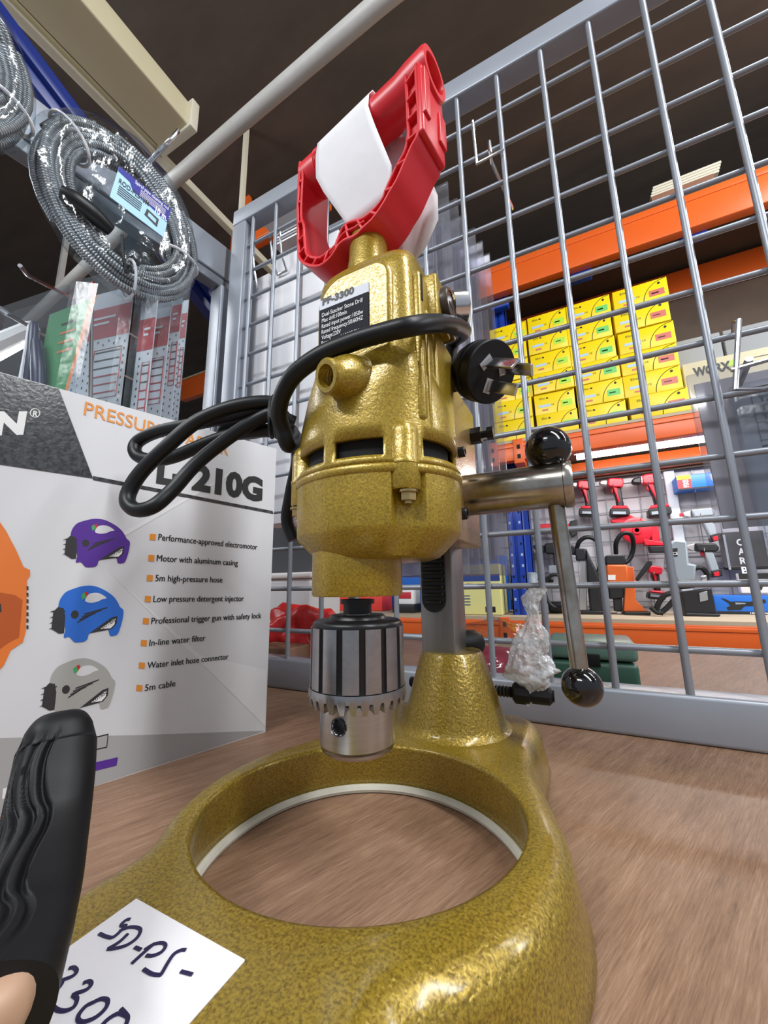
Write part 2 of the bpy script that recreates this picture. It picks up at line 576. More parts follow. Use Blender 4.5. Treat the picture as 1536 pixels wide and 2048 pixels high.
TZ = 0.9           # table top
GY = 0.474         # plane of the grid panel
RY = 1.75          # front of the rack across the aisle
BY = 2.28          # wall panel behind that rack
EX, EY, EZ = Vector((1, 0, 0)), Vector((0, 1, 0)), Vector((0, 0, 1))

# ================================================================== STRUCTURE
struct(MB().box((-5, -4, -.05), (4, 5, 0)).build('floor', mat('concrete_floor', (.32, .31, .30), .5, noise=(3, .3, (.24, .23, .22)))))
struct(MB().box((-5, -1.0, 2.95), (4, 3.2, 2.99)).build('ceiling', ceil_wood))
struct(MB().box((-5, 3.2, 0), (4, 3.3, 3.4)).build('wall_back', mat('painted_wall', (.55, .55, .57), .7)))
struct(MB().box((-5.1, -4, 0), (-5, 3.3, 3.4)).build('wall_left', MATS['painted_wall']))

# table the drill stands on
tb = thing('table', (-.6, .45, 0), 'red-brown plywood table under the gold drill and the grey mesh panel', 'table')
MB().rbox((-2.0, -.22, .875), (1.3, 1.150, .9), .003).build('tabletop', table_wood, tb)
for x in (-1.92, 1.22):
    for y in (-.14, 1.07):
        MB().box((x - .03, y - .03, 0), (x + .03, y + .03, .875)).build('leg', frame_grey, tb)

# ================================================================== DRILL
DR = thing('bench_drill', (-.114, .22, TZ), 'gold hammered stone drill on a ring-shaped stand, in the middle of the table', 'drill')
RC = Vector((-.1145, .199)); A = Vector((-.116, .197)); HC = Vector((-.106, .203))
TOP = .9365


def sd_box(p, c, h, r):
    q = Vector((abs(p.x - c[0]) - h[0] + r, abs(p.y - c[1]) - h[1] + r))
    return Vector((max(q.x, 0), max(q.y, 0))).length + min(max(q.x, q.y), 0) - r


def smin(a, b, k):
    h = max(k - abs(a - b), 0) / k
    return min(a, b) - h * h * k / 4


def sdf(p):
    d = (p - RC).length - .1062
    d = smin(d, sd_box(p, (-.1215, .085), (.0718, .075), .03), .009)
    d = smin(d, sd_box(p, (-.112, .31), (.078, .078), .032), .03)
    return d


def rout(th, inset):
    u = Vector((math.cos(th), math.sin(th))); lo, hi = .07, .40
    for _ in range(26):
        md = (lo + hi) / 2
        if sdf(RC + u * md) < -inset:
            lo = md
        else:
            hi = md
    return lo


def rell(th, k=0.0):
    f = th - math.atan2(.445, .895); a, b = .083 + k, .0738 + k
    return a * b / math.sqrt((b * math.cos(f)) ** 2 + (a * math.sin(f)) ** 2)


NT = 300
rows = []
for j in range(NT):
    th = 2 * PI * j / NT; u = Vector((math.cos(th), math.sin(th)))
    pr = [(.0885, .9005), (.0878, .906), (rell(th) + .0005, TOP - .0030), (rell(th, .0008), TOP - .0008), (rell(th, .0028), TOP)]
    ri = pr[-1][0]; r16 = max(rout(th, .017), ri + .004)
    for k in (.33, .66, 1):
        pr.append((ri + (r16 - ri) * k, TOP))
    for k in range(1, 7):
        t = k / 6 * PI / 2
        pr.append((rout(th, .017 - .0125 * math.sin(t)), TOP - .014 + .014 * math.cos(t)))
    pr.append((rout(th, .002), .910)); pr.append((rout(th, 0), .9022)); pr.append((rout(th, .001), .9005))
    rows.append([Vector((RC.x + u.x * r, RC.y + u.y * r, z)) for r, z in pr])
mb = MB(); n = len(rows[0]); b0 = len(mb.v)
for r in rows:
    mb.v.extend(r)
for j in range(NT):
    for i in range(n):
        i2 = (i + 1) % n; j2 = (j + 1) % NT
        mb.f.append([j * n + i, j2 * n + i, j2 * n + i2, j * n + i2]); mb.mi.append(0)
mb.build('base_plate', gold_base, DR, smooth=70)
MB().tube([(RC.x + .0868 * math.cos(t * PI / 36), RC.y + .0868 * math.sin(t * PI / 36), .9029) for t in range(72)], .0029, 8, closed=True).build('gasket', white_gasket, DR)

# price sticker with marker handwriting
st = MB()
SX0, SX1, SY0, SY1, SZ = -.1585, -.1035, .066, .1072, TOP + .0006
st.rbox((SX0, SY0, TOP - .0002), (SX1, SY1, SZ), .002)
stk = st.build('price_sticker', paper, DR)


def SP(cx, cy):   # zoomed-crop point -> sticker plane
    return at(cx * .3906, 1380 + cy * .3906, 2, SZ + .0003)


strokes = [
    [(668, 1172), (648, 1176), (625, 1195), (622, 1207), (645, 1205), (625, 1225), (600, 1250), (575, 1266), (545, 1262), (508, 1246)],
    [(655, 1248), (610, 1290), (550, 1325)], [(610, 1234), (660, 1214), (705, 1216), (720, 1232), (700, 1270), (650, 1305), (590, 1322), (550, 1325)],
    [(690, 1316), (722, 1329)], [(792, 1296), (735, 1345), (675, 1400)], [(740, 1330), (785, 1302), (830, 1294), (848, 1310), (825, 1342), (780, 1360), (748, 1358)],
    [(952, 1330), (925, 1332), (890, 1352), (860, 1395), (828, 1450), (815, 1458), (775, 1452), (735, 1428)], [(925, 1440), (985, 1456)],
    [(352, 1424), (378, 1420), (393, 1440), (370, 1465), (310, 1488), (318, 1500), (285, 1540), (245, 1556), (196, 1538)],
    [(425, 1500), (455, 1490), (468, 1506), (440, 1535), (375, 1558), (395, 1580), (378, 1622), (330, 1642), (285, 1632), (258, 1600)],
    [(475, 1600), (520, 1580), (552, 1590), (540, 1630), (490, 1675), (430, 1698), (402, 1690), (405, 1660), (440, 1618), (475, 1600)],
    [(618, 1632), (640, 1655), (655, 1680), (640, 1720), (600, 1752), (545, 1762), (510, 1750), (520, 1720), (560, 1680), (610, 1655), (650, 1668)],
]
hw = MB()
for s in strokes:
    hw.tube([SP(*p) for p in s], .00062, 6, sub=4, flat=.3)
hw.build('handwriting', ink_navy, stk)

# cone, column, rack teeth
CC = Vector((-.103, .332, 0))
cone = MB().lathe([(.046, .936), (.0425, .9385), (.0405, .9425), (.0395, .948), (.0262, .992), (.0245, .9945), (.0160, .9947)], Matrix.Translation(CC), 64)
cone.build('column_socket', gold_base, DR)
MB().rbox((-.1235, .316, .965), (-.0945, .352, 1.105), .0012).build('column', rack_steel, DR)
rk = MB()
rk.prism([(-.1215, 1.105)] + [(-.1110 + .0105 * math.cos(PI + PI * k / 10), 1.037 + .0105 * math.sin(PI + PI * k / 10)) for k in range(11)] + [(-.1005, 1.105)], (0, .3159, 0), EX, EZ, -EY, .0012)
for k in range(12):
    z = 1.033 + k * .0062
    w = .0092 if k else .0070
    rk.rbox((-.111 - w, .3120, z), (-.111 + w, .3152, z + .0034), .0012)
rk.build('rack_teeth', black_steel, DR)

# carriage block and its screws
MB().rbox((-.140, .2485, 1.08), (-.0735, .338, 1.205), .002).build('carriage_block', gold_block, DR)
for px, py, r in ((918, 905, .0042), (922, 1028, .0045), (905, 775, .0040)):
    P = at(px, py, 0, -.0735)
    b = MB().lathe([(r, -.004), (r, .004), (r * .85, .005), (r * .55, .005), (r * .5, .003)], Mz(P, (1, 0, 0)), 20)
    b.build('cap_screw', black_steel, DR)
P = at(945, 873, 0, -.0725)
b = MB().lathe([(.0074, -.002), (.0074, .008)], Mz(P, (1, 0, 0)), 6)
b.lathe([(.0032, .008), (.0032, .013)], Mz(P, (1, 0, 0)), 14)
b.lathe([(.0058, .013), (.0058, .0185)], Mz(P, (1, 0, 0)), 6)
b.build('clamp_bolt', black_steel, DR, smooth=25)
# feed shaft and lever
SHY, SHZ = .30, 1.1195
MB().lathe([(.0045, -.006), (.0150, -.001), (.0160, 0), (.0164, .002), (.0164, .074), (.0172, .0745), (.0172, .0785), (.0160, .0805), (.004, .0805)], Mz((-.0775, SHY, SHZ), (1, 0, 0)), 56).build('feed_hub', steel_dark, DR)
MB().lathe([(.0042, 0), (.0042, .02)], Mz((-.088, SHY, SHZ), (1, 0, 0)), 20).build('pinion_shaft', black_steel, DR)
LT = at(1096, 900, 1, SHY); LB = at(1164, 1372, 1, SHY)
dv = (LB - LT).normalized()
lev = MB().lathe([(.0056, 0), (.0056, (LB - LT).length)], Mz(LT, dv), 24).build('feed_lever', steel_dark, DR)
MB().sphere(LT - dv * .001, .0163, 0, 40).build('ball_knob', black_gloss, lev)
MB().sphere(LB, .0128, 0, 40).build('ball_knob', black_gloss, lev)
# clamp screw behind the socket
CSY = .352
P1 = at(910, 1372, 1, CSY); zc = P1.z
cs = MB()
hp = []
for k in range(90):
    t = k / 90
    hp.append((.0042 + (.0006 if k % 2 else -.0004), t * .125))
cs.lathe(hp, Mz((-.150, CSY, zc), (1, 0, 0)), 20)
cl = cs.build('clamp_screw', black_steel, DR)
MB().lathe([(.0062, 0), (.0085, .002), (.0085, .013), (.0072, .014), (.0072, .028), (.004, .031)], Mz((-.058, CSY, zc), (1, 0, 0)), 10).build('clamp_knob', black_plug, cl, smooth=25)
P = at(940, 1287, 1, .365)
MB().lathe([(.006, -.014), (.0105, -.012), (.012, -.004), (.012, .004), (.009, .010), (.003, .012)], Mz(P, (.6, .8, 0)), 28).build('lock_knob', black_plug, DR)

# gear housing (lower) ------------------------------------------------
BOLT = [math.radians(-47), math.radians(-146), math.radians(60), math.radians(140)]


def ang(a, b):
    return (a - b + PI) % (2 * PI) - PI


NG = 180
EXX, EYY = 1.014, .84          # the housings are a little shallower than wide


def ringpolar(c, z, r, notch=0, boss=0):
    out = []
    for j in range(NG):
        th = 2 * PI * j / NG; rr = r
        for bb in BOLT:
            d = ang(th, bb)
            if notch:
                x = d * r / .0085
                if abs(x) < 1:
                    rr -= notch * math.sqrt(1 - x * x) ** .8
            if boss:
                x = d * r / .0085
                if abs(x) < 1:
                    rr += boss * (1 - x ** 4) ** .5
        out.append((c[0] + EXX * rr * math.cos(th), c[1] + EYY * rr * math.sin(th), z))
    return out


gh = MB()
gh.rings([ringpolar(HC, z, r, nt) for z, r, nt in (
    (1.0635, .0330, 0), (1.0648, .0370, .001), (1.0670, .0395, .003), (1.0765, .0492, .006), (1.0795, .0502, .0065), (1.0945, .0506, .0065), (1.1055, .0506, .0055))]
    + [ringpolar(HC, z, r) for z, r in ((1.1060, .0512), (1.1070, .0519), (1.1095, .0519), (1.1102, .0512))])
gh.build('gear_housing', gold_body, DR, smooth=45)
MB().lathe([(.0255, 1.0440), (.0262, 1.0450), (.0262, 1.0690)], Matrix.Translation((A.x, A.y, 0)), 64).build('spindle_collar', gold_body, DR)
for bb in BOLT[:2]:
    e = Vector((EXX * math.cos(bb), EYY * math.sin(bb)))
    p = HC + e * .0485; bz = 1.0950
    b = MB().lathe([(.0052, 0), (.0052, .0012)], Matrix.Translation((p.x, p.y, bz)), 20)
    b.lathe([(.0042, -.004), (.0042, 0)], Matrix.Translation((p.x, p.y, bz)), 6)
    b.lathe([(.0022, -.0055), (.0022, -.004)], Matrix.Translation((p.x, p.y, bz)), 12)
    b.build('housing_bolt', brass, DR, smooth=25)
    q = HC + e * .0448
    MB().lathe([(.0076, 1.0968), (.0083, 1.0980), (.0083, 1.1100), (.0086, 1.1102), (.0086, 1.112), (.0082, 1.1125), (.0081, 1.127), (.0074, 1.1305), (.0055, 1.1330), (.001, 1.1345)], Matrix.Translation((q.x, q.y, 0)), 32).build('bolt_boss', gold_body, DR)

# motor housing (upper) -----------------------------------------------
def sup(cx, cy, a, b, n_, z):
    out = []
    for j in range(NG):
        th = 2 * PI * j / NG; c, s = math.cos(th), math.sin(th)
        out.append((cx + a * math.copysign(abs(c) ** (2 / n_), c), cy + b * math.copysign(abs(s) ** (2 / n_), s), z))
    return out


SEC = [(-.106, .203, .0519, .0430, 2, 1.1103), (-.106, .203, .0519, .0430, 2, 1.1122), (-.106, .203, .0503, .0418, 2, 1.1130), (-.106, .203, .0502, .0417, 2, 1.1150), (-.106, .203, .0500, .0415, 2, 1.1250),
       (-.106, .203, .0496, .0413, 2, 1.133), (-.1058, .203, .0486, .0408, 2.05, 1.142), (-.1045, .2025, .0455, .0390, 2.3, 1.152), (-.1025, .201, .0410, .0355, 3.0, 1.162),
       (-.1010, .1995, .0368, .0318, 3.8, 1.172), (-.1000, .199, .0345, .0295, 4.6, 1.182), (-.1000, .199, .0340, .0288, 5, 1.200), (-.1000, .199, .0335, .0285, 5, 1.220),
       (-.1000, .199, .0332, .0283, 5, 1.231), (-.1000, .1995, .0328, .0275, 5, 1.2365), (-.1000, .2005, .0318, .0262, 4.6, 1.2415), (-.1005, .2022, .0300, .0232, 4.2, 1.2475), (-.1015, .2035, .0275, .0195, 3.8, 1.2530), (-.1035, .2035, .0235, .0150, 3.2, 1.2585), (-.1060, .2030, .0190, .0105, 2.6, 1.2630), (-.1080, .2020, .0130, .0070, 2, 1.2655)]
mh = MB(); R_ = [sup(*s) for s in SEC]
b0 = len(mb.v)
for r in R_:
    mh.v.extend(Vector(p) for p in r)
VENT = [(-152, -101), (-95, -62), (-37, 22), (80, 120)]
for i in range(len(R_) - 1):
    for j in range(NG):
        a = ((j + .5) * 360 / NG + 180) % 360 - 180
        if i == 3 and any(v0 < a < v1 for v0, v1 in VENT):
            continue
        k = (j + 1) % NG
        mh.f.append([i * NG + j, i * NG + k, (i + 1) * NG + k, (i + 1) * NG + j]); mh.mi.append(0)
mh.f.append([(len(R_) - 1) * NG + j for j in range(NG)]); mh.mi.append(0)
mho = mh.build('motor_housing', gold_body, DR, smooth=50, solid=.0035)
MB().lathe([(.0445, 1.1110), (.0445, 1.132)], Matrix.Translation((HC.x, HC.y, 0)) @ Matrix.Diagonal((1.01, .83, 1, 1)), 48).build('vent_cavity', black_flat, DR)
# raised front shell with rounded top, right-hand shell seam, water port
ol = [(-.1275, 1.172), (-.0770, 1.172)]
for k in range(9):
    t = k / 8 * PI / 2; ol.append((-.089 + .012 * math.cos(t), 1.2225 + .012 * math.sin(t)))
for k in range(9):
    t = PI / 2 + k / 8 * PI / 2; ol.append((-.1085 + .019 * math.cos(t), 1.2155 + .019 * math.sin(t)))
MB().prism(ol, (0, .182, 0), EX, EZ, -EY, .0135).build('front_shell', gold_body, DR, smooth=30, bevel=.003)
fs = MB()
fs.rbox((-.0690, .1775, 1.135), (-.0635, .2180, 1.226), .0025)
fs.rbox((-.0650, .1830, 1.1300), (-.0618, .1860, 1.203), .0012)
fs.rbox((-.0660, .1960, 1.1400), (-.0615, .2300, 1.200), .0025)
fs.build('side_ribs', gold_body, DR)
MB().rbox((-.125, .218, 1.086), (-.075, .252, 1.198), .004).build('rear_mount', gold_body, DR)
MB().rbox((-.0668, .1790, 1.206), (-.0630, .1812, 1.2235), .0008).build('side_vent', black_flat, DR)
PD = Vector((-.27, -.90, -.28)).normalized()
P = at(651, 752, 1, .1500)
q = MB().lathe([(.0135, -.030), (.0128, -.014), (.0105, -.008), (.0094, -.0055), (.0092, -.001), (.0082, 0), (.0060, 0), (.0056, -.003)] + [(.0054 + (.0005 if k % 2 else -.0003), -.004 - k * .0011) for k in range(12)] + [(.0006, -.0185)], Mz(P, PD), 40)
wp = q.build('water_port', gold_body, DR)
MB().lathe([(.0052, 0), (.0008, .0006)], Mz(P - PD * .0165, PD), 24).build('port_bore', black_flat, wp)
# brush holder box + cap, spirit level
MB().rbox((-.072, .189, 1.2005), (-.0575, .2150, 1.2310), .002).build('brush_holder', gold_body, DR)
c_ = Vector((-.0572, .2045, 1.217))
MB().lathe([(.0110, -.002), (.0110, .0030), (.0102, .0042), (.0086, .0042), (.0084, .0036), (.001, .0036)], Mz(c_, (1, 0, 0)), 40).build('brush_cap', mat('bakelite_brown', (.055, .038, .025), .35), DR)
MB().rbox((-.0538, .2005, 1.2162), (-.0534, .2085, 1.2178), .0002).build('cap_slot', black_flat, DR)
MB().lathe([(.0098, -.006), (.0110, -.005), (.0110, .004), (.0098, .005)], Mz((-.0535, .2225, 1.2275), (.85, .5, .1)), 40).build('round_level', chrome, DR)
MB().rbox((-.072, .213, 1.208), (-.0570, .2290, 1.236), .003).build('level_bracket', gold_body, DR)
# collar under the handle
MB().lathe([(.0150, 1.248), (.0145, 1.262), (.0135, 1.268), (.0128, 1.288), (.0118, 1.2905)], Matrix.Translation((-.1085, .2005, 0)), 40).build('top_collar', gold_body, DR)

# nameplate -----------------------------------------------------------
NY = .1680
TL = at(640, 600, 1, NY); TR = at(737, 568, 1, NY)
nx0, nx1, nz1 = TL.x, TR.x, (TL.z + TR.z) / 2
PZ = lambda y: at(645, y, 1, NY).z
nz0 = PZ(706); nzm = PZ(620)
npl = MB()
npl.box((nx0, NY - .0003, nz0), (nx1, NY + .0006, nzm), 1)
npl.box((nx0, NY - .0003, nzm), (nx1, NY + .0006, nz1), 0)
npo = npl.build('nameplate', [label_white, label_black], DR, smooth=0)
tx = MB()
w = nx1 - nx0
put_text(tx, 'PF-3300', (nx0 + .0022, NY - .0005, PZ(612)), EX, EZ, w * .66, PZ(599) - PZ(612), 0, .045)
lines = [('Dual-Suscker Stone Drill', .83), ('Max drill:100min', .52), ('Rated input power:1050w', .84), ('Rated frequency:50/60HZ', .84), ('Voltage:220V', .40), ('Rated speed:1000RPM', .76)]
for i, (s, fr) in enumerate(lines):
    put_text(tx, s, (nx0 + .0020, NY - .0005, PZ(635.5 + i * 11.2)), EX, EZ, w * fr, .0027, 1, .004)
tx.build('lettering', [ink_black, print_white], npo, smooth=0)

# spindle and chuck ---------------------------------------------------
MA = Matrix.Translation((A.x, A.y, 0))
MB().lathe([(.0098, 1.0395), (.0098, 1.0420), (.0082, 1.0420), (.0082, 1.0340)], MA, 40).build('spindle', black_steel, DR)
MB().lathe([(.0076, 1.030), (.0076, 1.0395)], MA, 40).build('spindle_nose', steel_dark, DR)
ck = MB().lathe([(.0080, 1.0335), (.0150, 1.0335), (.0160, 1.0325), (.0165, 1.0312), (.0235, 1.0308), (.0250, 1.0296), (.0254, 1.0280), (.0250, 1.0270), (.0250, .9960), (.0245, .9958)], MA, 72)
cko = ck.build('chuck', black_steel, DR)
sl = MB()
NF = 14
for k in range(NF):
    a0 = 2 * PI * (k + .14) / NF - .05; a1 = 2 * PI * (k + .86) / NF - .05
    rs = []
    for z in (.9966, 1.0275):
        inner = []; outer = []
        for q in range(7):
            t = a0 + (a1 - a0) * q / 6
            outer.append((A.x + .0262 * math.cos(t), A.y + .0262 * math.sin(t), z)); inner.append((A.x + .0246 * math.cos(t), A.y + .0246 * math.sin(t), z))
        rs.append(outer + inner[::-1])
    sl.rings(rs)
sl.build('ribbed_sleeve', steel_side, cko, smooth=35)
gr = MB()
NTH = 28; NP = 16
top = []; bot = []; ino = []; inb = []
for j in range(NTH * NP):
    t = 2 * PI * j / (NTH * NP); ph = (j % NP) / NP
    d = abs(ph - .5) * 2                          # 0 in the middle of a gap, 1 in the middle of a tooth
    e = min(max((d - .30) / .30, 0), 1)
    zb = .9922 - .0052 * e
    top.append((A.x + .0266 * math.cos(t), A.y + .0266 * math.sin(t), .9962)); bot.append((A.x + .0270 * math.cos(t), A.y + .0270 * math.sin(t), .9930))
    rb = .0270 - .0012 * e
    ino.append((A.x + rb * math.cos(t), A.y + rb * math.sin(t), zb)); inb.append((A.x + .0208 * math.cos(t), A.y + .0208 * math.sin(t), zb + .0004))
gr.rings([top, bot, ino, inb], 0, True, False, flip=True)
gr.build('key_ring_gear', steel_side, cko, smooth=35)
# nose with key hole
NS = 160; HB = math.radians(-88); zs = [.9635, .9650] + [.9675 + .0007 * k for k in range(27)] + [.9880, .9905]
no = MB()
for z in zs:
    r = .0205 if z > .9655 else (.0195 if z > .9640 else .0175)
    no.v.extend(Vector((A.x + r * math.cos(2 * PI * j / NS), A.y + r * math.sin(2 * PI * j / NS), z)) for j in range(NS))
hz, hr = .9800, .0043
hc = Vector((math.cos(HB), math.sin(HB), 0)); ht = Vector((-hc.y, hc.x, 0))
for i in range(len(zs) - 1):
    for j in range(NS):
        k = (j + 1) % NS
        c = (no.v[i * NS + j] + no.v[(i + 1) * NS + k]) / 2 - Vector((A.x, A.y, hz))
        if c.dot(hc) > 0 and math.hypot(c.dot(ht), c.z) < hr - .0004:
            continue
        no.f.append([i * NS + j, i * NS + k, (i + 1) * NS + k, (i + 1) * NS + j]); no.mi.append(0)
no.f.append(list(range(NS))[::-1]); no.mi.append(0)
noo = no.build('chuck_nose', steel, cko, smooth=40, solid=.0015)
Mh = Mframe(Vector((A.x, A.y, hz)), ht, Vector((0, 0, 1)), hc)
MB().lathe([(hr, .0212), (hr - .0004, .0206), (hr - .0004, .010)], Mh, 32, 0, False, True).build('key_hole', steel_side, cko)
MB().lathe([(.0090, .9665), (.0090, .9640)], MA, 32).build('jaw_opening', black_steel, cko)

# red D-handle ---------------------------------------------------------
HYAW = math.radians(10)
HO = Vector((-.1085, .2005, 1.285))
HX = Vector((math.cos(HYAW), -math.sin(HYAW), 0)); HY = Vector((math.sin(HYAW), math.cos(HYAW), 0)); HZ = Vector((0, 0, 1))
OUT = [(-.0590, .102), (-.0598, .060), (-.0595, .0520), (-.0573, .0166), (-.0540, .0062), (-.0450, -.0030), (-.0345, -.0097), (-.0244, -.0100), (-.0190, -.0068), (-.0138, -.0034), (-.0088, -.0036), (.0006, -.0062), (.0067, -.0042), (.0142, -.0030),
       (.0232, .0024), (.0265, .0062), (.0339, .0127), (.0390, .0200), (.0452, .0291), (.0505, .0357), (.0511, .055), (.0505, .0774), (.0510, .1000)]
INN = [(-.0555, .095), (-.0562, .0501), (-.0530, .0381), (-.0505, .0160), (-.0469, .0068), (-.0345, -.0025), (-.0245, -.0022), (-.0192, -.0020), (-.0140, .0064), (-.0102, .0092), (-.0043, .0081), (.0055, .0040), (.0143, .0042), (.0221, .0074), (.0254, .0130), (.0318, .0215), (.0360, .0262), (.0404, .0312), (.0430, .0414), (.0430, .0532), (.0430, .0672), (.0425, .0930)]


def res(L, n):
    P, _ = crom([Vector((p[0], p[1], 0)) for p in L], [0] * len(L), 8)
    d = [0]
    for i in range(1, len(P)):
        d.append(d[-1] + (P[i] - P[i - 1]).length)
    out = []
    for k in range(n):
        t = d[-1] * k / (n - 1); i = 1
        while i < len(d) - 1 and d[i] < t:
            i += 1
        f = (t - d[i - 1]) / max(d[i] - d[i - 1], 1e-9)
        q = P[i - 1].lerp(P[i], f); out.append((q.x, q.y))
    return out


NB = 70
Lo = res(OUT, NB); Li = res(INN, NB)
hd = MB(); D0, D1 = -.0145, .0145
hd.ribbon(Lo, .0022, HO, HX, HZ, HY, D0, D1)
hd.ribbon(Li, .0020, HO, HX, HZ, HY, D0 + .0005, D1)
web = []
for a, b in zip(Lo, Li):
    g = lambda p, z: HO + HX * p[0] + HZ * p[1] + HY * z
    web.append([g(a, -.0105), g(b, -.0105), g(b, .0135), g(a, .0135)])
hd.rings(web)
for i in (4, 9, 14, 18, 21, 24, 27, 30, 33, 36, 39, 42, 46, 50, 54, 58, 62, 66):
    hd.ribbon([Lo[i], Li[i]], .0018, HO, HX, HZ, HY, D0, -.002)
mid = [((a[0] * .5 + b[0] * .5), (a[1] * .5 + b[1] * .5)) for a, b in zip(Lo[31:41], Li[31:41])]
hd.ribbon(mid, .0016, HO, HX, HZ, HY, D0, -.002)
# moulded right cheek with its recesses
hd.rbox((.0500, -.0145, .034), (.0548, .0145, .0900), .002, M=Mframe(HO, HX, HY, HZ))
hd.rbox((.0535, -.0138, .048), (.0566, -.0070, .0840), .0008, M=Mframe(HO, HX, HY, HZ))
hd.rbox((.0535, .0050, .046), (.0566, .0138, .0700), .0008, M=Mframe(HO, HX, HY, HZ))
hdo = hd.build('handle', red_pl, DR, smooth=35, bevel=.0006)
g0 = HO + HX * -.0620 + HZ * .0955; g1 = HO + HX * .0570 + HZ * .0945
gd = (g1 - g0).normalized(); gl = (g1 - g0).length
gp = MB()
gp.lathe([(.0100, .020), (.0130, 0), (.0148, .002), (.0146, gl * .12), (.0138, gl * .2), (.0135, gl * .5), (.0138, gl * .8), (.0149, gl * .88), (.0154, gl - .002), (.0148, gl), (.0114, gl), (.0108, gl - .002), (.0104, gl * .5)], Mz(g0, gd), 48, 0, True, True)
for k in range(4):
    gp.lathe([(.0134, gl * (.15 + .012 * k)), (.0150, gl * (.153 + .012 * k)), (.0134, gl * (.156 + .012 * k))], Mz(g0, gd), 32, 0, False, False)
gp.build('grip', red_pl, hdo, smooth=35)

# folded sheet of paper hung over the grip -----------------------------
pp = MB()
rowsP = [(-.0095, .0095, -.0092, .0215), (-.0105, .018, -.0137, .0285), (-.0125, .030, -.0197, .0292), (-.0150, .050, -.0300, .0238), (-.0156, .068, -.0377, .0187), (-.0157, .078, -.0382, .0160), (-.0156, .090, -.0386, .0130), (-.0140, .1030, -.0386, .0126), (-.0095, .1120, -.0382, .0126), (0, .1150, -.0380, .0130), (.0095, .1120, -.0375, .0150), (.0150, .1010, -.0350, .0175),
         (.0172, .060, -.016, .0360), (.0200, .032, -.009, .0425), (.0222, .014, -.003, .0415), (.0250, .000, .001, .0300), (.0262, -.008, .006, .0160)]
NU = 14
for r in rowsP:
    for k in range(NU):
        u = r[2] + (r[3] - r[2]) * k / (NU - 1)
        bow = .0012 * math.sin(k * .9 + r[1] * 60) + (.004 * ((k / (NU - 1)) ** 3) if r[0] > .0185 else 0)
        pp.v.append(HO + HX * u + HZ * r[1] + HY * (r[0] + (bow if r[0] > .017 else 0)))
for i in range(len(rowsP) - 1):
    for k in range(NU - 1):
        pp.f.append([i * NU + k, i * NU + k + 1, (i + 1) * NU + k + 1, (i + 1) * NU + k]); pp.mi.append(0)
po = pp.build('paper_sheet', paper, None, smooth=60, solid=.0005, flipn=False)
tag(po, 'white folded sheet of paper hung over the red drill handle', 'paper')

# power cord and plug ---------------------------------------------------
CR = .0050
PF = at(984, 745, 1, .232); PDIR = (RGT * .43 - UPV * .355 - FWD * .83).normalized()
pb = PF - PDIR * .030
body_pts = [pb - PDIR * .018, at(905, 688, 1, .272), at(928, 664, 1, .236), at(905, 650, 1, .205), at(865, 647, 1, .178), at(815, 654, 1, .1615), at(760, 667, 1, .1605), at(710, 682, 1, .1595), at(655, 704, 1, .1560), at(612, 730, 1, .1550), at(582, 758, 1, .156), at(563, 795, 1, .160), at(558, 830, 1, .166), at(566, 858, 1, .172), at(576, 890, 1, .178), at(590, 880, 1, .196), at(585, 865, 1, .212)]
cd = MB().tube(body_pts, CR, 14, sub=8)
loopA = [(585, 865, .212), (560, 835, .205), (544, 806, .196), (472, 812, .182), (396, 842, .170), (332, 895, .160), (283, 944, .154), (259, 982, .151), (256, 1006, .150), (275, 1020, .152), (308, 1012, .156), (345, 980, .165), (388, 932, .175), (434, 893, .183), (491, 853, .190), (547, 826, .196), (570, 840, .203)]
cd.tube([at(x, y, 1, Y) for x, y, Y in loopA], CR, 14, sub=8)
loopB = [(580, 850, .210), (545, 816, .203), (470, 832, .196), (400, 846, .188), (321, 862, .180), (280, 880, .176), (269, 898, .174), (279, 914, .175), (310, 920, .178), (350, 913, .183), (415, 886, .190), (480, 866, .197), (559, 862, .206), (590, 880, .214)]
cd.tube([at(x, y, 1, Y) for x, y, Y in loopB], CR, 14, sub=8)
loopC = [(590, 845, .222), (550, 832, .212), (500, 838, .208), (455, 852, .205), (450, 868, .206), (500, 866, .212), (560, 862, .218), (595, 905, .226), (582, 985, .235), (574, 1040, .240), (588, 1080, .244)]
cd.tube([at(x, y, 1, Y) for x, y, Y in loopC], CR, 14, sub=8)
cdo = cd.build('power_cord', black_rub, DR, smooth=60)
tie = MB()
for dx in (-4, 6):
    c = [at(548 + dx + 13 * math.sin(t * PI / 8) * .3, 836 + 38 * math.cos(t * PI / 8), 1, .199 + .020 * math.sin(t * PI / 8)) for t in range(16)]
    tie.tube(c, .0018, 6, closed=True)
tie.tube([at(552, 800, 1, .195), at(546, 793, 1, .194), at(556, 790, 1, .193), at(560, 800, 1, .193)], .0014, 6, sub=4)
tie.build('twist_tie', black_plug, cdo)
pl = MB()
Mp = Mz(PF, PDIR)
pl.lathe([(.0060, -.046), (.0066, -.044), (.0060, -.042), (.0066, -.040), (.0068, -.036), (.0085, -.031), (.0120, -.026), (.0165, -.022), (.0188, -.016), (.0195, -.012), (.0195, -.0105), (.0185, -.0100), (.0185, -.0085), (.0195, -.008), (.0197, -.001), (.0190, 0)], Mp, 48)
plo = pl.build('plug', black_plug, cdo, smooth=35)
ey_ = (EZ - PDIR * EZ.dot(PDIR)).normalized(); ex_ = ey_.cross(PDIR)
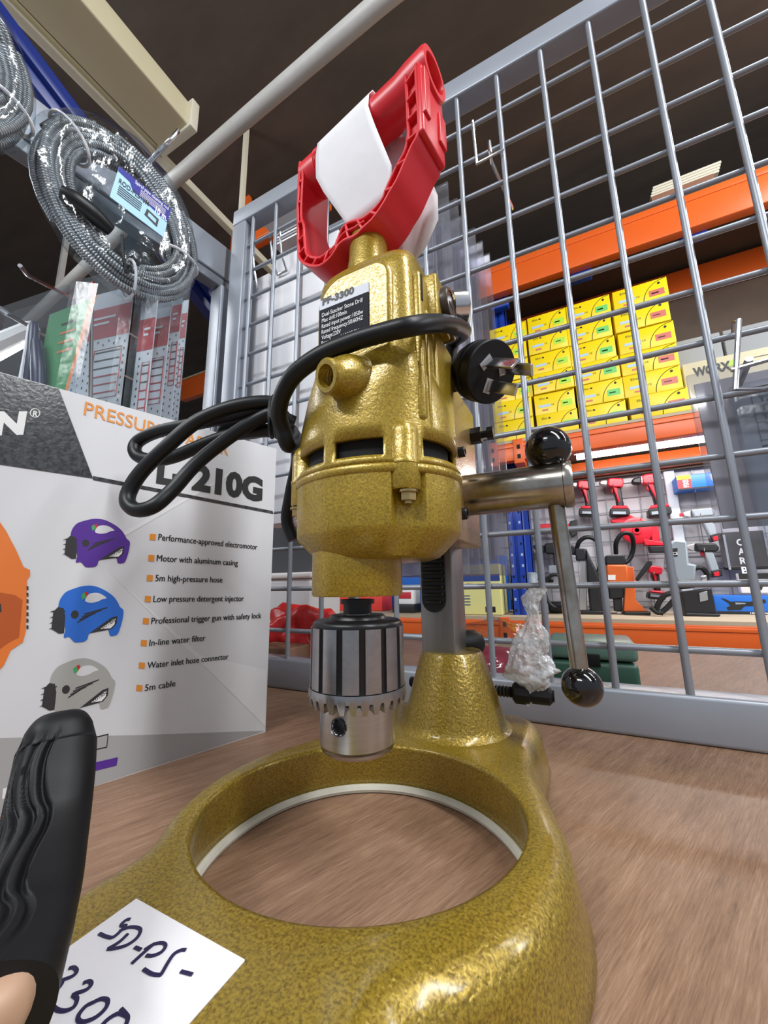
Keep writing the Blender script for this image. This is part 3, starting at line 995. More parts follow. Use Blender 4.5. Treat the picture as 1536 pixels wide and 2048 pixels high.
for ux, uy, rot in ((-.0068, .0045, -32), (.0068, .0045, 32), (0, -.0085, 0)):
    a = math.radians(rot)
    qx = ex_ * math.cos(a) + ey_ * math.sin(a); qy = -ex_ * math.sin(a) + ey_ * math.cos(a)
    pc = PF + ex_ * ux + ey_ * uy
    Mq = Mframe(pc, qx, qy, PDIR)
    MB().rbox((-.0009, -.0036, -.001), (.0009, .0036, .0260), .0005, M=Mq).build('pin', chrome, plo)
    MB().box((-.0026, -.0046, -.0002), (.0026, .0046, .0005), M=Mq).build('pin_base', mat('pin_base_grey', (.45, .45, .46), .5), plo)

# ================================================================== WIRE PANEL
X_L, X_R, Z_T = -.5835, .76, 1.80
gpn = thing('mesh_panel', (-.1, GY + .015, TZ), 'grey steel mesh display panel with square wires standing on the table', 'display panel')
fr = MB().rbox((X_L, GY, TZ), (X_R, GY + .032, TZ + .0430), .004).build('bottom_rail', frame_grey, gpn)
MB().rbox((X_L, GY, Z_T), (X_R, GY + .032, Z_T + .037), .003).build('top_rail', frame_grey, gpn)
MB().rbox((X_L, GY, TZ + .043), (X_L + .037, GY + .032, Z_T), .003).build('side_post', frame_grey, gpn)
MB().rbox((X_R - .037, GY, TZ + .043), (X_R, GY + .032, Z_T), .003).build('side_post', frame_grey, gpn)
VW = [-.0994 + .0613 * k for k in range(-7, 14) if X_L + .04 < -.0994 + .0613 * k < X_R - .03]
HW = [.9826 + .0634 * k for k in range(13)]
for x in VW:
    MB().tube([(x, GY + .006, TZ + .042), (x, GY + .006, Z_T + .002)], .0036, 10).build('upright_wire', wire_grey, gpn)
for z in HW:
    MB().tube([(X_L + .03, GY + .0115, z), (X_R - .03, GY + .0128, z)], .0034, 10).build('cross_wire', wire_grey, gpn)
for x in VW:
    pass

# ================================================================== CARTON
B2 = Vector((-.3097, .3355, TZ)); BD = Vector((-.28105, -.95969, 0)); BN = Vector((.95969, -.28105, 0)); BH = .3125
bx = thing('carton', (B2.x - .12, B2.y - .12, TZ), 'large white printed cardboard box left of the gold drill', 'box')
cb = MB()
LW, DP = .46, .30
nU, nV = 26, 18


def bface(u, v):
    k = .00012 * mnoise.noise(Vector((u * 9, v * 9, 1.7)))
    return B2 + BD * u + EZ * v + BN * (k - .00012)


b0 = 0
for j in range(nV + 1):
    for i in range(nU + 1):
        cb.v.append(bface(LW * i / nU, BH * j / nV))
for j in range(nV):
    for i in range(nU):
        q = j * (nU + 1) + i; cb.f.append([q, q + 1, q + nU + 2, q + nU + 1]); cb.mi.append(0)
Bk = lambda u, v: B2 + BD * u + EZ * v - BN * DP
for P in ([bface(0, 0), Bk(0, 0), Bk(0, BH), bface(0, BH)], [bface(LW, 0), bface(LW, BH), Bk(LW, BH), Bk(LW, 0)], [bface(0, BH), Bk(0, BH), Bk(LW, BH), bface(LW, BH)], [bface(0, 0), bface(LW, 0), Bk(LW, 0), Bk(0, 0)], [Bk(0, 0), Bk(LW, 0), Bk(LW, BH), Bk(0, BH)]):
    cb.poly(P)
cb.build('carton_body', carton, bx, smooth=50, flipn=False)


def BP(x, y, off=.0006):
    P = on_plane(x, y, B2, BN); u = min(max((P - B2).dot(BD), .0006), LW - .001); v = min(max(P.z - TZ, .0006), BH - .0006)
    return B2 + BD * u + EZ * v + BN * (off * .35)


def printed(name, polys, mats, parent=bx):
    """flat print on the carton: outlines subdivided onto the face"""
    mb = MB()
    for pts, mi, off in polys:
        mb.poly([BP(x, y, off) for x, y in pts], mi)
    bm = bmesh.new()
    o = mb.build(name, mats, parent, smooth=0)
    return o


printed('header_band', [([(-40, 722), (60, 752), (119, 771), (186, 957), (60, 938), (-40, 923)], 0, .0007), ([(186, 952), (545, 1022), (547, 1028), (186, 960)], 0, .0007)], [ink_band])
def btext(mb, s, p0, p1, hpx, mi, bold=0.0, off=.0009, ptop=None):
    a = BP(*p0, off); b = BP(*p1, off)
    top = BP(p0[0], p0[1] - hpx, off)
    ex = (b - a).normalized(); put_text(mb, s, a, ex, EZ, (b - a).length, top.z - a.z, mi, bold)


lt = MB(); btext(lt, 'PRESSURE WASHER', (167, 829), (456, 911), 27, 0, .008); lt.build('headline', ink_orange, bx, smooth=0)
lt = MB(); btext(lt, '210G', (383, 976), (524, 1001), 51, 0, .055); btext(lt, 'L-', (312, 963), (366, 972), 50, 0, .055); lt.build('model_lettering', ink_black, bx, smooth=0)
lt = MB(); btext(lt, 'N', (-14, 868), (47, 866), 47, 0, .06); btext(lt, 'R', (65, 832), (75, 833), 11, 0, .03)
c_ = [(70 + 9.5 * math.cos(t * PI / 12), 826.5 + 8.5 * math.sin(t * PI / 12)) for t in range(24)]
lt.tube([BP(x, y, .0008) for x, y in c_], .00035, 5, closed=True)
lt.build('header_lettering', print_white, bx, smooth=0)
fl = MB()
FEAT = [('Performance-approved electromotor', (316, 1080), (514, 1099)), ('Motor with aluminum casing', (313, 1122), (475, 1131)), ('5m high-pressure hose', (310, 1162), (444, 1165)), ('Low pressure detergent injector', (306, 1204), (487, 1202)),
        ('Professional trigger gun with safety lock', (302, 1248), (522, 1236)), ('In-line water filter', (298, 1292), (410, 1281)), ('Water inlet hose connector', (294, 1337), (456, 1318)), ('5m cable', (289, 1382), (350, 1372))]
for s, a, b in FEAT:
    btext(fl, s, a, b, 12.5, 0)
    btext(fl, s, (a[0] + .45, a[1] + .1), (b[0] + .45, b[1] + .1), 12.5, 0)
    fl.poly([BP(a[0] - 16, a[1] - 12.5, .0009), BP(a[0] - 4, a[1] - 11.5, .0009), BP(a[0] - 5, a[1] + .5, .0009), BP(a[0] - 17, a[1] - .3, .0009)], 1)
fl.build('feature_list', [ink_black, ink_orange], bx, smooth=0)
printed('printed_facets', [([(245, 1065), (445, 955), (462, 940), (470, 945), (250, 1072)], 0, .0003), ([(215, 1140), (533, 1452), (533, 1340), (400, 1310)], 0, .00025), ([(0, 1476), (281, 1470), (531, 1461), (176, 1576), (0, 1632)], 1, .0003)], [ink_pale, ink_grey])
# pictures of the small machines in three colours and the big orange one
MOUT = [(.10, .30), (.13, .20), (.19, .11), (.30, .05), (.42, .005), (.55, .0), (.66, .04), (.78, .12), (.86, .20), (.915, .29), (.95, .37), (1.0, .43), (1.0, .56), (.985, .68), (.95, .84), (.90, .88), (.84, .88), (.815, .79), (.77, .76), (.70, .78), (.60, .82), (.545, .86), (.53, .94), (.49, .985), (.42, 1.0), (.355, 1.0), (.31, .95), (.27, .905), (.21, .925), (.20, .87), (.215, .78), (.19, .66), (.155, .52), (.10, .44)]
MHOL = [(.46, .27), (.485, .18), (.53, .135), (.62, .125), (.69, .155), (.755, .215), (.70, .235), (.63, .28), (.54, .30)]
MGRL = [(.03, .46), (.09, .38), (.17, .40), (.20, .55), (.20, .84), (.13, .85), (.08, .81), (.02, .77)]
MSTR = [(.55, .84), (.84, .56), (.92, .53), (.92, .66), (.86, .76)]
MST2 = [(.70, .76), (.86, .60), (.90, .58), (.89, .68), (.84, .75)]


def machine(name, c00, c10, c01, body):
    f = lambda p: (c00[0] + (c10[0] - c00[0]) * p[0] + (c01[0] - c00[0]) * p[1], c00[1] + (c10[1] - c00[1]) * p[0] + (c01[1] - c00[1]) * p[1])
    sm = lambda L: [(q.x, q.y) for q in crom([Vector((p[0], p[1], 0)) for p in L], [0] * len(L), 4, True)[0]]
    pol = [([f(p) for p in sm(MOUT)], 0, .0008), ([f(p) for p in sm(MHOL)], 1, .0011), ([f(p) for p in MGRL], 2, .0011), ([f(p) for p in MSTR], 2, .0011), ([f(p) for p in MST2], 3, .0013)]
    for k in range(4):
        y = .47 + .05 * k
        pol.append(([f((.46 - .03 * k, y + .02)), f((.78 - .08 * k, y - .10)), f((.77 - .08 * k, y - .075)), f((.46 - .03 * k, y + .045))], 2, .0011))
    pol.append(([f((.33 + .055 * math.cos(t), .51 + .075 * math.sin(t))) for t in [k * PI / 6 for k in range(12)]], 2, .0011))
    pol.append(([f((.40, .16)), f((.44, .12)), f((.475, .20)), f((.42, .25))], 4, .0012)); pol.append(([f((.44, .12)), f((.48, .10)), f((.50, .15)), f((.475, .20))], 5, .0012))
    for k in range(4):
        pol.append(([f((.035 + .01 * (k % 2), .44 + .1 * k)), f((.20, .44 + .1 * k)), f((.20, .46 + .1 * k)), f((-.02, .47 + .1 * k))], 2, .0012))
    o = printed(name, pol, [body, carton, ink_shade, print_white, ink_green, ink_red])
    t = MB(); a = BP(*f((.735, .755)), .0014); b = BP(*f((.905, .625)), .0014)
    exx = (b - a).normalized(); put_text(t, 'LUTIEN', a, exx, (EZ - exx * exx.z).normalized(), (b - a).length, .0022, 0, .02)
    t.build('lettering', [ink_black], o, smooth=0)
    return o


machine('printed_machine', (131, 1034), (262, 1042), (125, 1131), ink_purple)
machine('printed_machine', (106, 1171), (250, 1172), (98, 1284), ink_blue)
machine('printed_machine', (90, 1322), (235, 1312), (78, 1440), ink_toolgrey)
printed('printed_machine', [([(-60, 1020), (-10, 1030), (12, 1062), (32, 1100), (47, 1134), (60, 1140), (60, 1152), (54, 1160), (52, 1262), (46, 1284), (22, 1300), (8, 1330), (-10, 1350), (-60, 1360)], 0, .0008), ([(30, 1190), (45, 1200), (38, 1275), (18, 1285), (-30, 1320), (-30, 1180)], 1, .0010), ([(-40, 1200), (2, 1208), (3, 1224), (-40, 1232)], 2, .0012)] + [([(53, 1172 + 13 * k), (57, 1173 + 13 * k), (57, 1180 + 13 * k), (53, 1179 + 13 * k)], 2, .0011) for k in range(7)], [ink_or2, ink_dkor, ink_shade])
for pl_, mt_ in (([(150, 1534), (236, 1514), (233, 1531), (150, 1552)], ink_purple), ([(6, 1577), (40, 1567), (38, 1590), (4, 1598)], print_white), ([(188, 1474), (217, 1467), (214, 1495), (187, 1501)], ink_black)):
    sw_ = printed('colour_swatch', [(pl_, 0, .0008)] + ([([(189.5, 1476), (215, 1470), (212.5, 1493), (188.5, 1498.5)], 1, .0010)] if mt_ is ink_black else []), [mt_, ink_grey])

# ================================================================== LEFT: RAIL, COILS, CARDS
RD = Vector((.139, .9903, 0)); RNX = Vector((.9903, -.139, 0))     # along the rail, and out of it
RE = Vector((-.613, .500, 1.738))
rl = thing('steel_rail', RE, 'grey steel rail at upper left that carries the cable coils', 'rail')
Mr = Mframe(RE, RNX, RD, EZ)
MB().rbox((-.030, -.95, -.0390), (0, .02, .0390), .003, M=Mr).build('rail_bar', frame_grey, rl)
MB().rbox((-.030, -.95, -.0600), (-.004, .02, -.0400), .002, M=Mr).build('rail_lip', frame_dark, rl)
MB().rbox((-.034, -.02, -.8375), (.004, .022, -.0605), .003, M=Mr).build('post', frame_grey, rl)
MB().rbox((-.034, -.74, -.8375), (-.006, -.70, -.0605), .003, M=Mr).build('post', frame_grey, rl)

pa = on_plane(-60, -20, RE - RNX * .10, RNX); pc = on_plane(470, 672, RE - RNX * .10, RNX)
dd = (pc - pa).normalized(); side = dd.cross(RNX).normalized()
bb = MB()
Mb = Mframe(pa, dd, RNX, dd.cross(RNX))
bb.rbox((-.1, -.012, -.030), ((pc - pa).length, .012, .030), .002, M=Mb)
bb.rbox((-.1, .012, -.008), ((pc - pa).length, .022, .008), .002, M=Mb)
bbo = bb.build('diagonal_brace', brace_blue); tag(bbo, 'blue steel brace sloping down behind the grey rail', 'rack brace')


def coil(cx, cz, name, label, grp, off, dims, seed, full=True):
    rnd = random.Random(seed)
    C0 = RE + RNX * off + RD * cx + EZ * cz
    t = thing(name, C0, label, 'cable coil', grp)
    a, b, tilt = dims
    mbx = MB()
    pts = []
    NT_ = 15
    for k in range(NT_ * 30):
        ph = 2 * PI * k / 30 + .6; turn = k / 30
        lay = (turn * 3.7) % 8
        rr = 1 + (-.29 + .050 * lay) + .01 * math.sin(ph * 1.3 + turn * 2)
        z = (-.010 + .0095 * ((int(turn) * 7) % 3)) + .004 * math.sin(ph * 2 + turn) - .006 * math.sin(ph)
        u, v = a * rr * math.cos(ph), b * rr * math.sin(ph)
        u2 = u * math.cos(tilt) - v * math.sin(tilt); v2 = u * math.sin(tilt) + v * math.cos(tilt)
        pts.append(C0 + RD * u2 + EZ * v2 + RNX * z)
    mbx.tube(pts, .0052, 8, uv=True, cap=True)
    mbx.build('spring_cable', spring, t, smooth=60)
    for ph in (2.3, 4.55, 5.9):
        u, v = a * math.cos(ph), b * math.sin(ph)
        c = C0 + RD * (u * math.cos(tilt) - v * math.sin(tilt)) + EZ * (u * math.sin(tilt) + v * math.cos(tilt))
        er = (c - C0).normalized()
        MB().tube([c + er * (-.012 + .030 * math.cos(q * PI / 10)) + RNX * (.0235 * math.sin(q * PI / 10)) for q in range(20)], .0022, 6, closed=True).build('zip_tie', paper, t)
    # clear bag round the coil
    bg = MB(); NR, NA = 7, 72
    for sgn in (1, -1):
        base = len(bg.v)
        for i in range(NR + 1):
            f = i / NR
            for q in range(NA):
                ph = 2 * PI * q / NA
                k = 1.20 * f * (1 + .035 * mnoise.noise(Vector((math.cos(ph) * 2.5, math.sin(ph) * 2.5, seed))) * (f > .8))
                dz = (.010 + .020 * math.exp(-((f - .78) / .2) ** 2)) * (1 - (f > .99)) * sgn + .004 * mnoise.noise(Vector((math.cos(ph) * 4 * f, math.sin(ph) * 4 * f, seed + 3 * sgn)))
                u, v = a * k * math.cos(ph), b * k * math.sin(ph)
                bg.v.append(C0 + RD * (u * math.cos(tilt) - v * math.sin(tilt)) + EZ * (u * math.sin(tilt) + v * math.cos(tilt)) + RNX * dz)
        for i in range(NR):
            for q in range(NA):
                k2 = (q + 1) % NA
                bg.f.append([base + i * NA + q, base + i * NA + k2, base + (i + 1) * NA + k2, base + (i + 1) * NA + q]); bg.mi.append(0)
    bg.build('clear_bag', film_bag, t, smooth=60, flipn=False)
    return t, C0


COFF = .075
T1, C1 = coil(-.224, -.124, 'cable_coil', 'coil of grey spring drain cable in clear bag with blue label card', 'drain cable coils on the rail', COFF, (.095, .116, .28), 3)
# the second coil hangs nearer the camera on the same rail
T2, C2 = coil(-.438, -.070, 'cable_coil', 'coil of grey spring drain cable cut by the left edge of the photo', 'drain cable coils on the rail', COFF, (.085, .108, .2), 8)
# label card of the first coil
def CP(x, y, off=.036):
    return on_plane(x, y, C1 + RNX * off, RNX)


q = [CP(238, 333), CP(341, 418), CP(309, 492), CP(219, 394)]
lc = MB()
nlx = (q[1] - q[0]); nly = (q[3] - q[0]); lco = q[0]
lp = lambda u, v, o=0: lco + nlx * u + nly * v + RNX * o
lc.rings([[lp(0, 0), lp(1, 0), lp(1, 1), lp(0, 1)], [lp(0, 0, .001), lp(1, 0, .001), lp(1, 1, .001), lp(0, 1, .001)]], 0)
for pts, mi in (([(0, 0), (1, 0), (1, .5), (.62, .42), (.30, .38), (.22, .20), (0, .16)], 1), ([(.60, .55), (.84, .60), (.84, .86), (.58, .78)], 2), ([(.64, .62), (.80, .66), (.80, .78), (.64, .74)], 0)):
    lc.poly([lp(u, v, .0014) for u, v in pts], mi)
for k in range(5):
    lc.poly([lp(.42, .17 + .045 * k, .0017), lp(.92, .17 + .045 * k, .0017), lp(.92, .185 + .045 * k, .0017), lp(.42, .185 + .045 * k, .0017)], 3)
for k in range(5):
    lc.poly([lp(.08, .52 + .06 * k, .0017), lp(.5, .52 + .06 * k, .0017), lp(.5, .54 + .06 * k, .0017), lp(.08, .54 + .06 * k, .0017)], 4)
ux = nlx.normalized(); uy = (-(nly - ux * nly.dot(ux))).normalized()
put_text(lc, 'Spiral pipe cleaning rod', lp(.30, .12, .0018), ux, uy, nlx.length * .66, .006, 3, .01)
put_text(lc, '10 m.', lp(.74, .49, .0018), ux, uy, nlx.length * .24, .012, 3, .03)
put_text(lc, 'ROD-PLS10M', lp(.06, .46, .0018), ux, uy, nlx.length * .55, .008, 4, .01)
lc.build('label_card', [mat('label_pale_blue', (.42, .68, .85), .35), mat('label_deep_blue', (.03, .03, .30), .35), ink_shade, print_white, ink_black], T1, smooth=0)
mbx = MB(); mbx.tube([CP(122, 385, .02), CP(150, 402, .024), CP(190, 432, .026), CP(222, 462, .024)], [.009, .012, .012, .008], 10, sub=5)
mbx.tube([CP(244, 470, .024), CP(247, 515, .024), CP(252, 530, .024), CP(262, 534, .024), CP(252, 545, .024), CP(250, 530, .024)], .0022, 6, sub=4)
mbx.build('rubber_fitting', black_rub, T1)
# hooks of the coils
for k, (TT, CC_) in enumerate(((T1, C1), (T2, C2))):
    h = MB()
    top = CC_ + EZ * .098 - RNX * (COFF - .001)
    if k == 0:
        top = on_plane(272, 352, RE, RNX); p2 = on_plane(325, 296, RE + RNX * .105, RNX); p3 = on_plane(345, 275, RE + RNX * .125, RNX); p4 = on_plane(356, 262, RE + RNX * .128, RNX)
    else:
        p2 = top + RNX * .11; p3 = p2 + RNX * .015 + EZ * .008; p4 = p3 + EZ * .02
    h.tube([top, p2, p3, p4], .0034, 10, sub=4)
    ho = h.build('rail_hook', chrome)
    tag(ho, ['chrome hook with upturned tip through the labelled cable coil', 'chrome hook holding the cable coil at the left edge'][k], 'hook')

# overhead: cream duct, pale strip, white conduit
cdx = MB()
cdx.rbox((-1.040, -.9, 2.400), (-.905, .575, 2.480), .006)
cdx.rbox((-1.052, .555, 2.392), (-.893, .580, 2.492), .003, 1)
for y in (-.5, .3):
    cdx.box((-.985, y, 2.48), (-.96, y + .02, 2.9495), 1)
o = cdx.build('cable_duct', [cream, cream_edge]); tag(o, 'cream sheet metal duct hanging under the dark ceiling at upper left', 'duct')
cdx = MB(); cdx.rbox((-1.085, -.9, 2.395), (-1.058, 1.55, 2.425), .003)
for y in (-.4, .9):
    cdx.box((-1.08, y, 2.425), (-1.062, y + .015, 2.9495))
o = cdx.build('ceiling_strip', cream_edge); tag(o, 'long thin pale strip running beside the cream duct', 'strip')
cdx = MB(); cdx.tube([(.9, .570, 2.4), (-.275, .600, 2.4), (-1.15, .632, 2.372), (-1.75, .690, 2.372), (-2.6, .760, 2.372)], .0215, 16)
for x in (.3, -2.0):
    cdx.box((x, .57 if x > 0 else .70, 2.4), (x + .02, .59 if x > 0 else .72, 2.9495))
o = cdx.build('conduit', pipe_white, smooth=60); tag(o, 'white round conduit crossing under the dark ceiling', 'pipe')

cdx = MB(); cdx.rbox((-1.36, 1.10, 2.640), (-.80, 1.15, 2.790), .005)
for x in (-1.30, -.90):
    cdx.box((x, 1.115, 2.79), (x + .03, 1.135, 2.9495))
o = cdx.build('overhead_beam', orange_beam); tag(o, 'short orange steel beam hung under the ceiling above the panel corner', 'beam')

# hanging blister cards below the rail -------------------------------------
CDX = Vector((.978, .208, 0)); CDN = Vector((.208, -.978, 0))


def hang_card(bl, wpx, name, label, Y, h, header, grp, seed):
    P = at(bl[0], bl[1], 1, Y)
    R_ = on_plane(bl[0] + wpx, bl[1], P, CDN)
    w = (R_ - P).dot(CDX)
    t = thing(name, P + EZ * h, label, 'packaged tool', grp)
    G = lambda u, v, o=0: P + CDX * u + EZ * v + CDN * o
    c = MB(); c.rings([[G(0, -.14, -.001), G(w, -.14, -.001), G(w, h, -.001), G(0, h, -.001)], [G(0, -.14), G(w, -.14), G(w, h), G(0, h)]])
    c.build('backing_card', white_card, t, smooth=0)
    pr_ = MB()
    pr_.poly([G(0, h - .085, .0004), G(w, h - .085, .0004), G(w, h - .030, .0004), G(0, h - .030, .0004)], 0)
    for k in range(2):
        pr_.poly([G(w * .35, h - .050 - k * .010, .0007), G(w * (.75 - .1 * k), h - .050 - k * .010, .0007), G(w * (.75 - .1 * k), h - .046 - k * .010, .0007), G(w * .35, h - .046 - k * .010, .0007)], 1)
    nx_ = max(int(w / .0105), 2)
    for i in range(nx_):
        for j in range(30):
            u = (i + .5) * w / nx_; v = h - .098 - j * .0125 + (i % 2) * .006
            if v < -.13 or (w * .42 < u < w * .95 and h - .195 < v < h - .10):
                continue
            pr_.poly([G(u - .0012, v - .0022, .0004), G(u + .0012, v - .0016, .0004), G(u + .0012, v + .0022, .0004), G(u - .0012, v + .0016, .0004)], 2)
    for k in range(6):
        v = h - .112 - k * .014
        pr_.poly([G(w * .48, v, .0005), G(w * .90, v, .0005), G(w * .90, v + .0022, .0005), G(w * .48, v + .0022, .0005)], 0 if k > 2 else 2)
    fr_ = [(w * .46, h - .19), (w * .92, h - .19), (w * .92, h - .106), (w * .46, h - .106)]
    pr_.tube([G(u, v, .0005) for u, v in fr_], .0007, 4, closed=True, mi=0)
    pr_.build('printed_front', [ink_red, print_white, ink_shade], t, smooth=0)
    sh = MB(); sh.rings([[G(-.004, -.145, .0015), G(w + .004, -.145, .0015), G(w + .004, h + .03, .0015), G(-.004, h + .03, .0015)], [G(.004, -.14, .016), G(w - .004, -.14, .016), G(w - .004, h + .02, .016), G(.004, h + .02, .016)]])
    sh.build('clear_shell', film_clear, t, smooth=0)
    return t, P, w, G


grp = 'carded tools hanging under the rail'
hang_card((128, 775), 116, 'carded_tool', 'white dotted card with red header in clear shell, largest and nearest at left', .280, .160, ink_red, grp, 1)
hang_card((262, 800), 32, 'carded_tool', 'dotted card mostly hidden right behind the nearest red-header card', .312, .165, ink_red, grp, 2)
hang_card((274, 800), 50, 'carded_tool', 'white dotted card with red header, second big one along', .350, .178, ink_red, grp, 3)
hang_card((322, 800), 24, 'carded_tool', 'narrow glimpse of a red-header card behind the second big one', .385, .215, ink_red, grp, 4)
hang_card((345, 800), 14, 'carded_tool', 'last red-header card of the row beside the grey post', .430, .215, ink_red, grp, 5)
rt = thing('red_tipped_rod', at(186, 690, 1, .255), 'thin grey steel rod with a red tip in front of the nearest dotted card', 'rod')
a_, b_ = at(184, 590, 1, .255), at(191, 800, 1, .255)
MB().tube([a_, b_ - EZ * .06], .0026, 12).build('rod', mat('dull_grey_rod', (.16, .16, .17), .5, .3), rt)
MB().tube([a_ + EZ * .022, a_ + EZ * .014, a_ - EZ * .006], [.002, .0044, .0044], 12).build('tip', ink_red, rt)
gc = thing('pliers_pack', at(95, 740, 1, .22), 'green and orange card of pliers in a clear pack above the carton', 'packaged tool')
P0 = at(60, 775, 1, .215)
G = lambda u, v, o=0: P0 + CDX * u + EZ * v + CDN * o
c = MB(); c.rings([[G(.008, -.03, -.001), G(.062, -.03, -.001), G(.088, .118, -.001), G(.014, .108, -.001)], [G(.008, -.03), G(.062, -.03), G(.088, .118), G(.014, .108)]])
c.poly([G(.062, -.03, .0005), G(.067, -.03, .0005), G(.097, .120, .0005), G(.086, .118, .0005)], 1)
for k in range(4):
    c.poly([G(.040, .085 - k * .014, .0006), G(.066, .087 - k * .014, .0006), G(.066, .090 - k * .014, .0006), G(.040, .088 - k * .014, .0006)], 1 if k else 2)
c.build('backing_card', [mat('card_green', (.05, .30, .09), .4), ink_or2, ink_black], gc, smooth=0)
c = MB(); c.tube([G(.010, -.03, .008), G(.012, .03, .010), G(.006, .075, .010), G(.004, .09, .010)], [.007, .0075, .006, .004], 10, sub=5)
c.tube([G(.034, -.03, .008), G(.026, .02, .010), G(.014, .06, .010)], [.008, .0085, .006], 10, sub=5)
c.build('plier_handle', mat('navy_grip', (.012, .014, .05), .35), gc)
c = MB(); c.tube([G(.000, -.02, .012), G(.003, .04, .013), G(.000, .085, .012)], .0028, 8, sub=5); c.build('handle_edge', print_white, gc)
c = MB(); c.rings([[G(-.07, -.03, .003), G(.09, -.03, .003), G(.10, .135, .003), G(-.07, .125, .003)], [G(-.062, -.03, .022), G(.080, -.03, .022), G(.088, .125, .022), G(-.062, .115, .022)]])
c.build('clear_shell', film_clear, gc, smooth=0)
for k, (p, q_, r) in enumerate((((150, 600), (55, 550), (40, 531)), ((92, 672), (10, 625), (-20, 600)))):
    h = MB(); Pp = at(p[0], p[1], 1, .36 - .05 * k); far = Pp + Vector((-.02, .22, 0))
    e = at(q_[0], q_[1], 1, .22 - .03 * k); e2 = at(r[0], r[1], 1, .205 - .03 * k)
    h.tube([far, Pp, e, e2], .0032, 8)
    ho = h.build('display_hook', chrome); tag(ho, ['chrome display hook with upturned tip above the green card', 'chrome display hook just above the printed carton at far left'][k], 'hook')
# glowing batten seen past the packs
lamp = thing('batten_lamp', at(5, 700, 1, .75), 'lit fluorescent batten glowing behind the packs at the left edge', 'lamp')
e1 = at(-40, 722, 1, .40); e2 = at(60, 672, 1, .60)
MB().tube([e1, e2], .024, 12).build('tube', mat('tube_light', (1, 1, 1), .5, emit=((1, .98, .95), 14)), lamp)
MB().tube([e1 + EZ * .035, e2 + EZ * .035], .028, 8).build('housing', print_white, lamp)

# ================================================================== BEHIND THE PANEL
for k, (x0, x1, z1, lab) in enumerate(((-.586, -.521, 1.700, 'white tall narrow carton hanging behind the panel beside its left post'), (-.511, -.449, 1.728, 'white tall narrow carton hanging behind the panel, middle of three'), (-.432, -.350, 1.728, 'white tall narrow carton behind the panel half hidden by the drill'))):
    t = thing('white_carton', ((x0 + x1) / 2, .54, z1), lab, 'box', 'white cartons behind the panel')
    MB().rbox((x0, .522, 1.16), (x1, .565, z1), .002).build('carton_body', white_card, t)
    h = MB(); xm = (x0 + x1) / 2
    for dx in (-.012, .012):
        h.tube([(xm + dx, GY + .0185, 1.748), (xm + dx, .500, 1.70), (xm + dx, .516, z1 - .05)], .0022, 6)
    h.tube([(xm - .014, .517, z1 - .05), (xm + .014, .517, z1 - .05)], .0022, 6)
    h.build('hanging_clip', chrome, t)
# thin sheets stacked overhead
ss = thing('sheet_stack', at(560, 475, 1, .80), 'stack of thin grey sheets seen edge-on above the white cartons', 'sheets')
for a_, b_, nn in (((528, 452), (582, 428), 6), ((548, 492), (600, 470), 6)):
    A0 = at(a_[0], a_[1], 1, .70); A1 = at(b_[0], b_[1], 1, .70)
    for k in range(nn):
        z = A0.z + .010 * k
        MB().box((A0.x, .70, z), (A1.x + .02, .98, z + .005)).build('sheet', grey_carton if k % 2 else white_card, ss, smooth=0)
MB().box((-.62, .72, A0.z - .02), (-.35, 1.04, A0.z)).build('shelf_board', frame_dark, ss)
for x_ in (-.62, -.37):
    MB().box((x_, 1.0, TZ + .0005), (x_ + .02, 1.03, A0.z - .02)).build('upright', frame_dark, ss)

# clear clamshells in a row on one hook
hk = MB(); hk.tube([(-.19, GY + .014, 1.700), (-.19, .72, 1.700), (-.19, .735, 1.715)], .003, 8)
ho = hk.build('display_hook', chrome); tag(ho, 'long chrome hook behind the red handle holding the clear packs', 'hook')
ordn = ['nearest', 'second', 'third', 'fourth', 'fifth', 'last']
for k in range(6):
    Y = .505 + .034 * k; xr = -.127 + .0065 * k
    t = thing('clear_pack', (-.19, Y, 1.70), f'clear plastic pack with grey card behind the drill, {ordn[k]} on its hook', 'packaging', 'clear packs on the hook')
    sh = MB(); sh.rbox((xr - .20, Y, 1.062), (xr, Y + .004, 1.690), .0018, seg=2)
    sh.rbox((xr - .19, Y - .012, 1.085), (xr - .022, Y, 1.655), .005, seg=2)
    sh.build('clear_shell', film_haze, t)
    ins = MB(); ins.box((xr - .185, Y + .0005, 1.090), (xr - .030, Y + .0035, 1.650))
    ins.build('insert_card', grey_card, t)
    if k == 0:
        d = MB()
        for dz in (0, .09, .18):
            ln = [(-.155, 1.44 + dz), (-.150, 1.47 + dz), (-.140, 1.482 + dz), (-.128 + .0, 1.49 + dz)]
        for q_ in range(4):
            d.tube([(-.178 + .004 * q_, Y - .0125, 1.40), (-.176 + .004 * q_, Y - .0125, 1.46 + .004 * q_), (-.150, Y - .0125, 1.50 + .010 * q_)], .0008, 5)
        d.build('line_drawing', ink_shade, t)
        for z in (1.30, 1.40, 1.50, 1.60):
            MB().tube([(xr - .09, Y - .012, z), (xr - .035, Y - .012, z + .004)], .0035, 8).build('moulded_rib', film_haze, t)

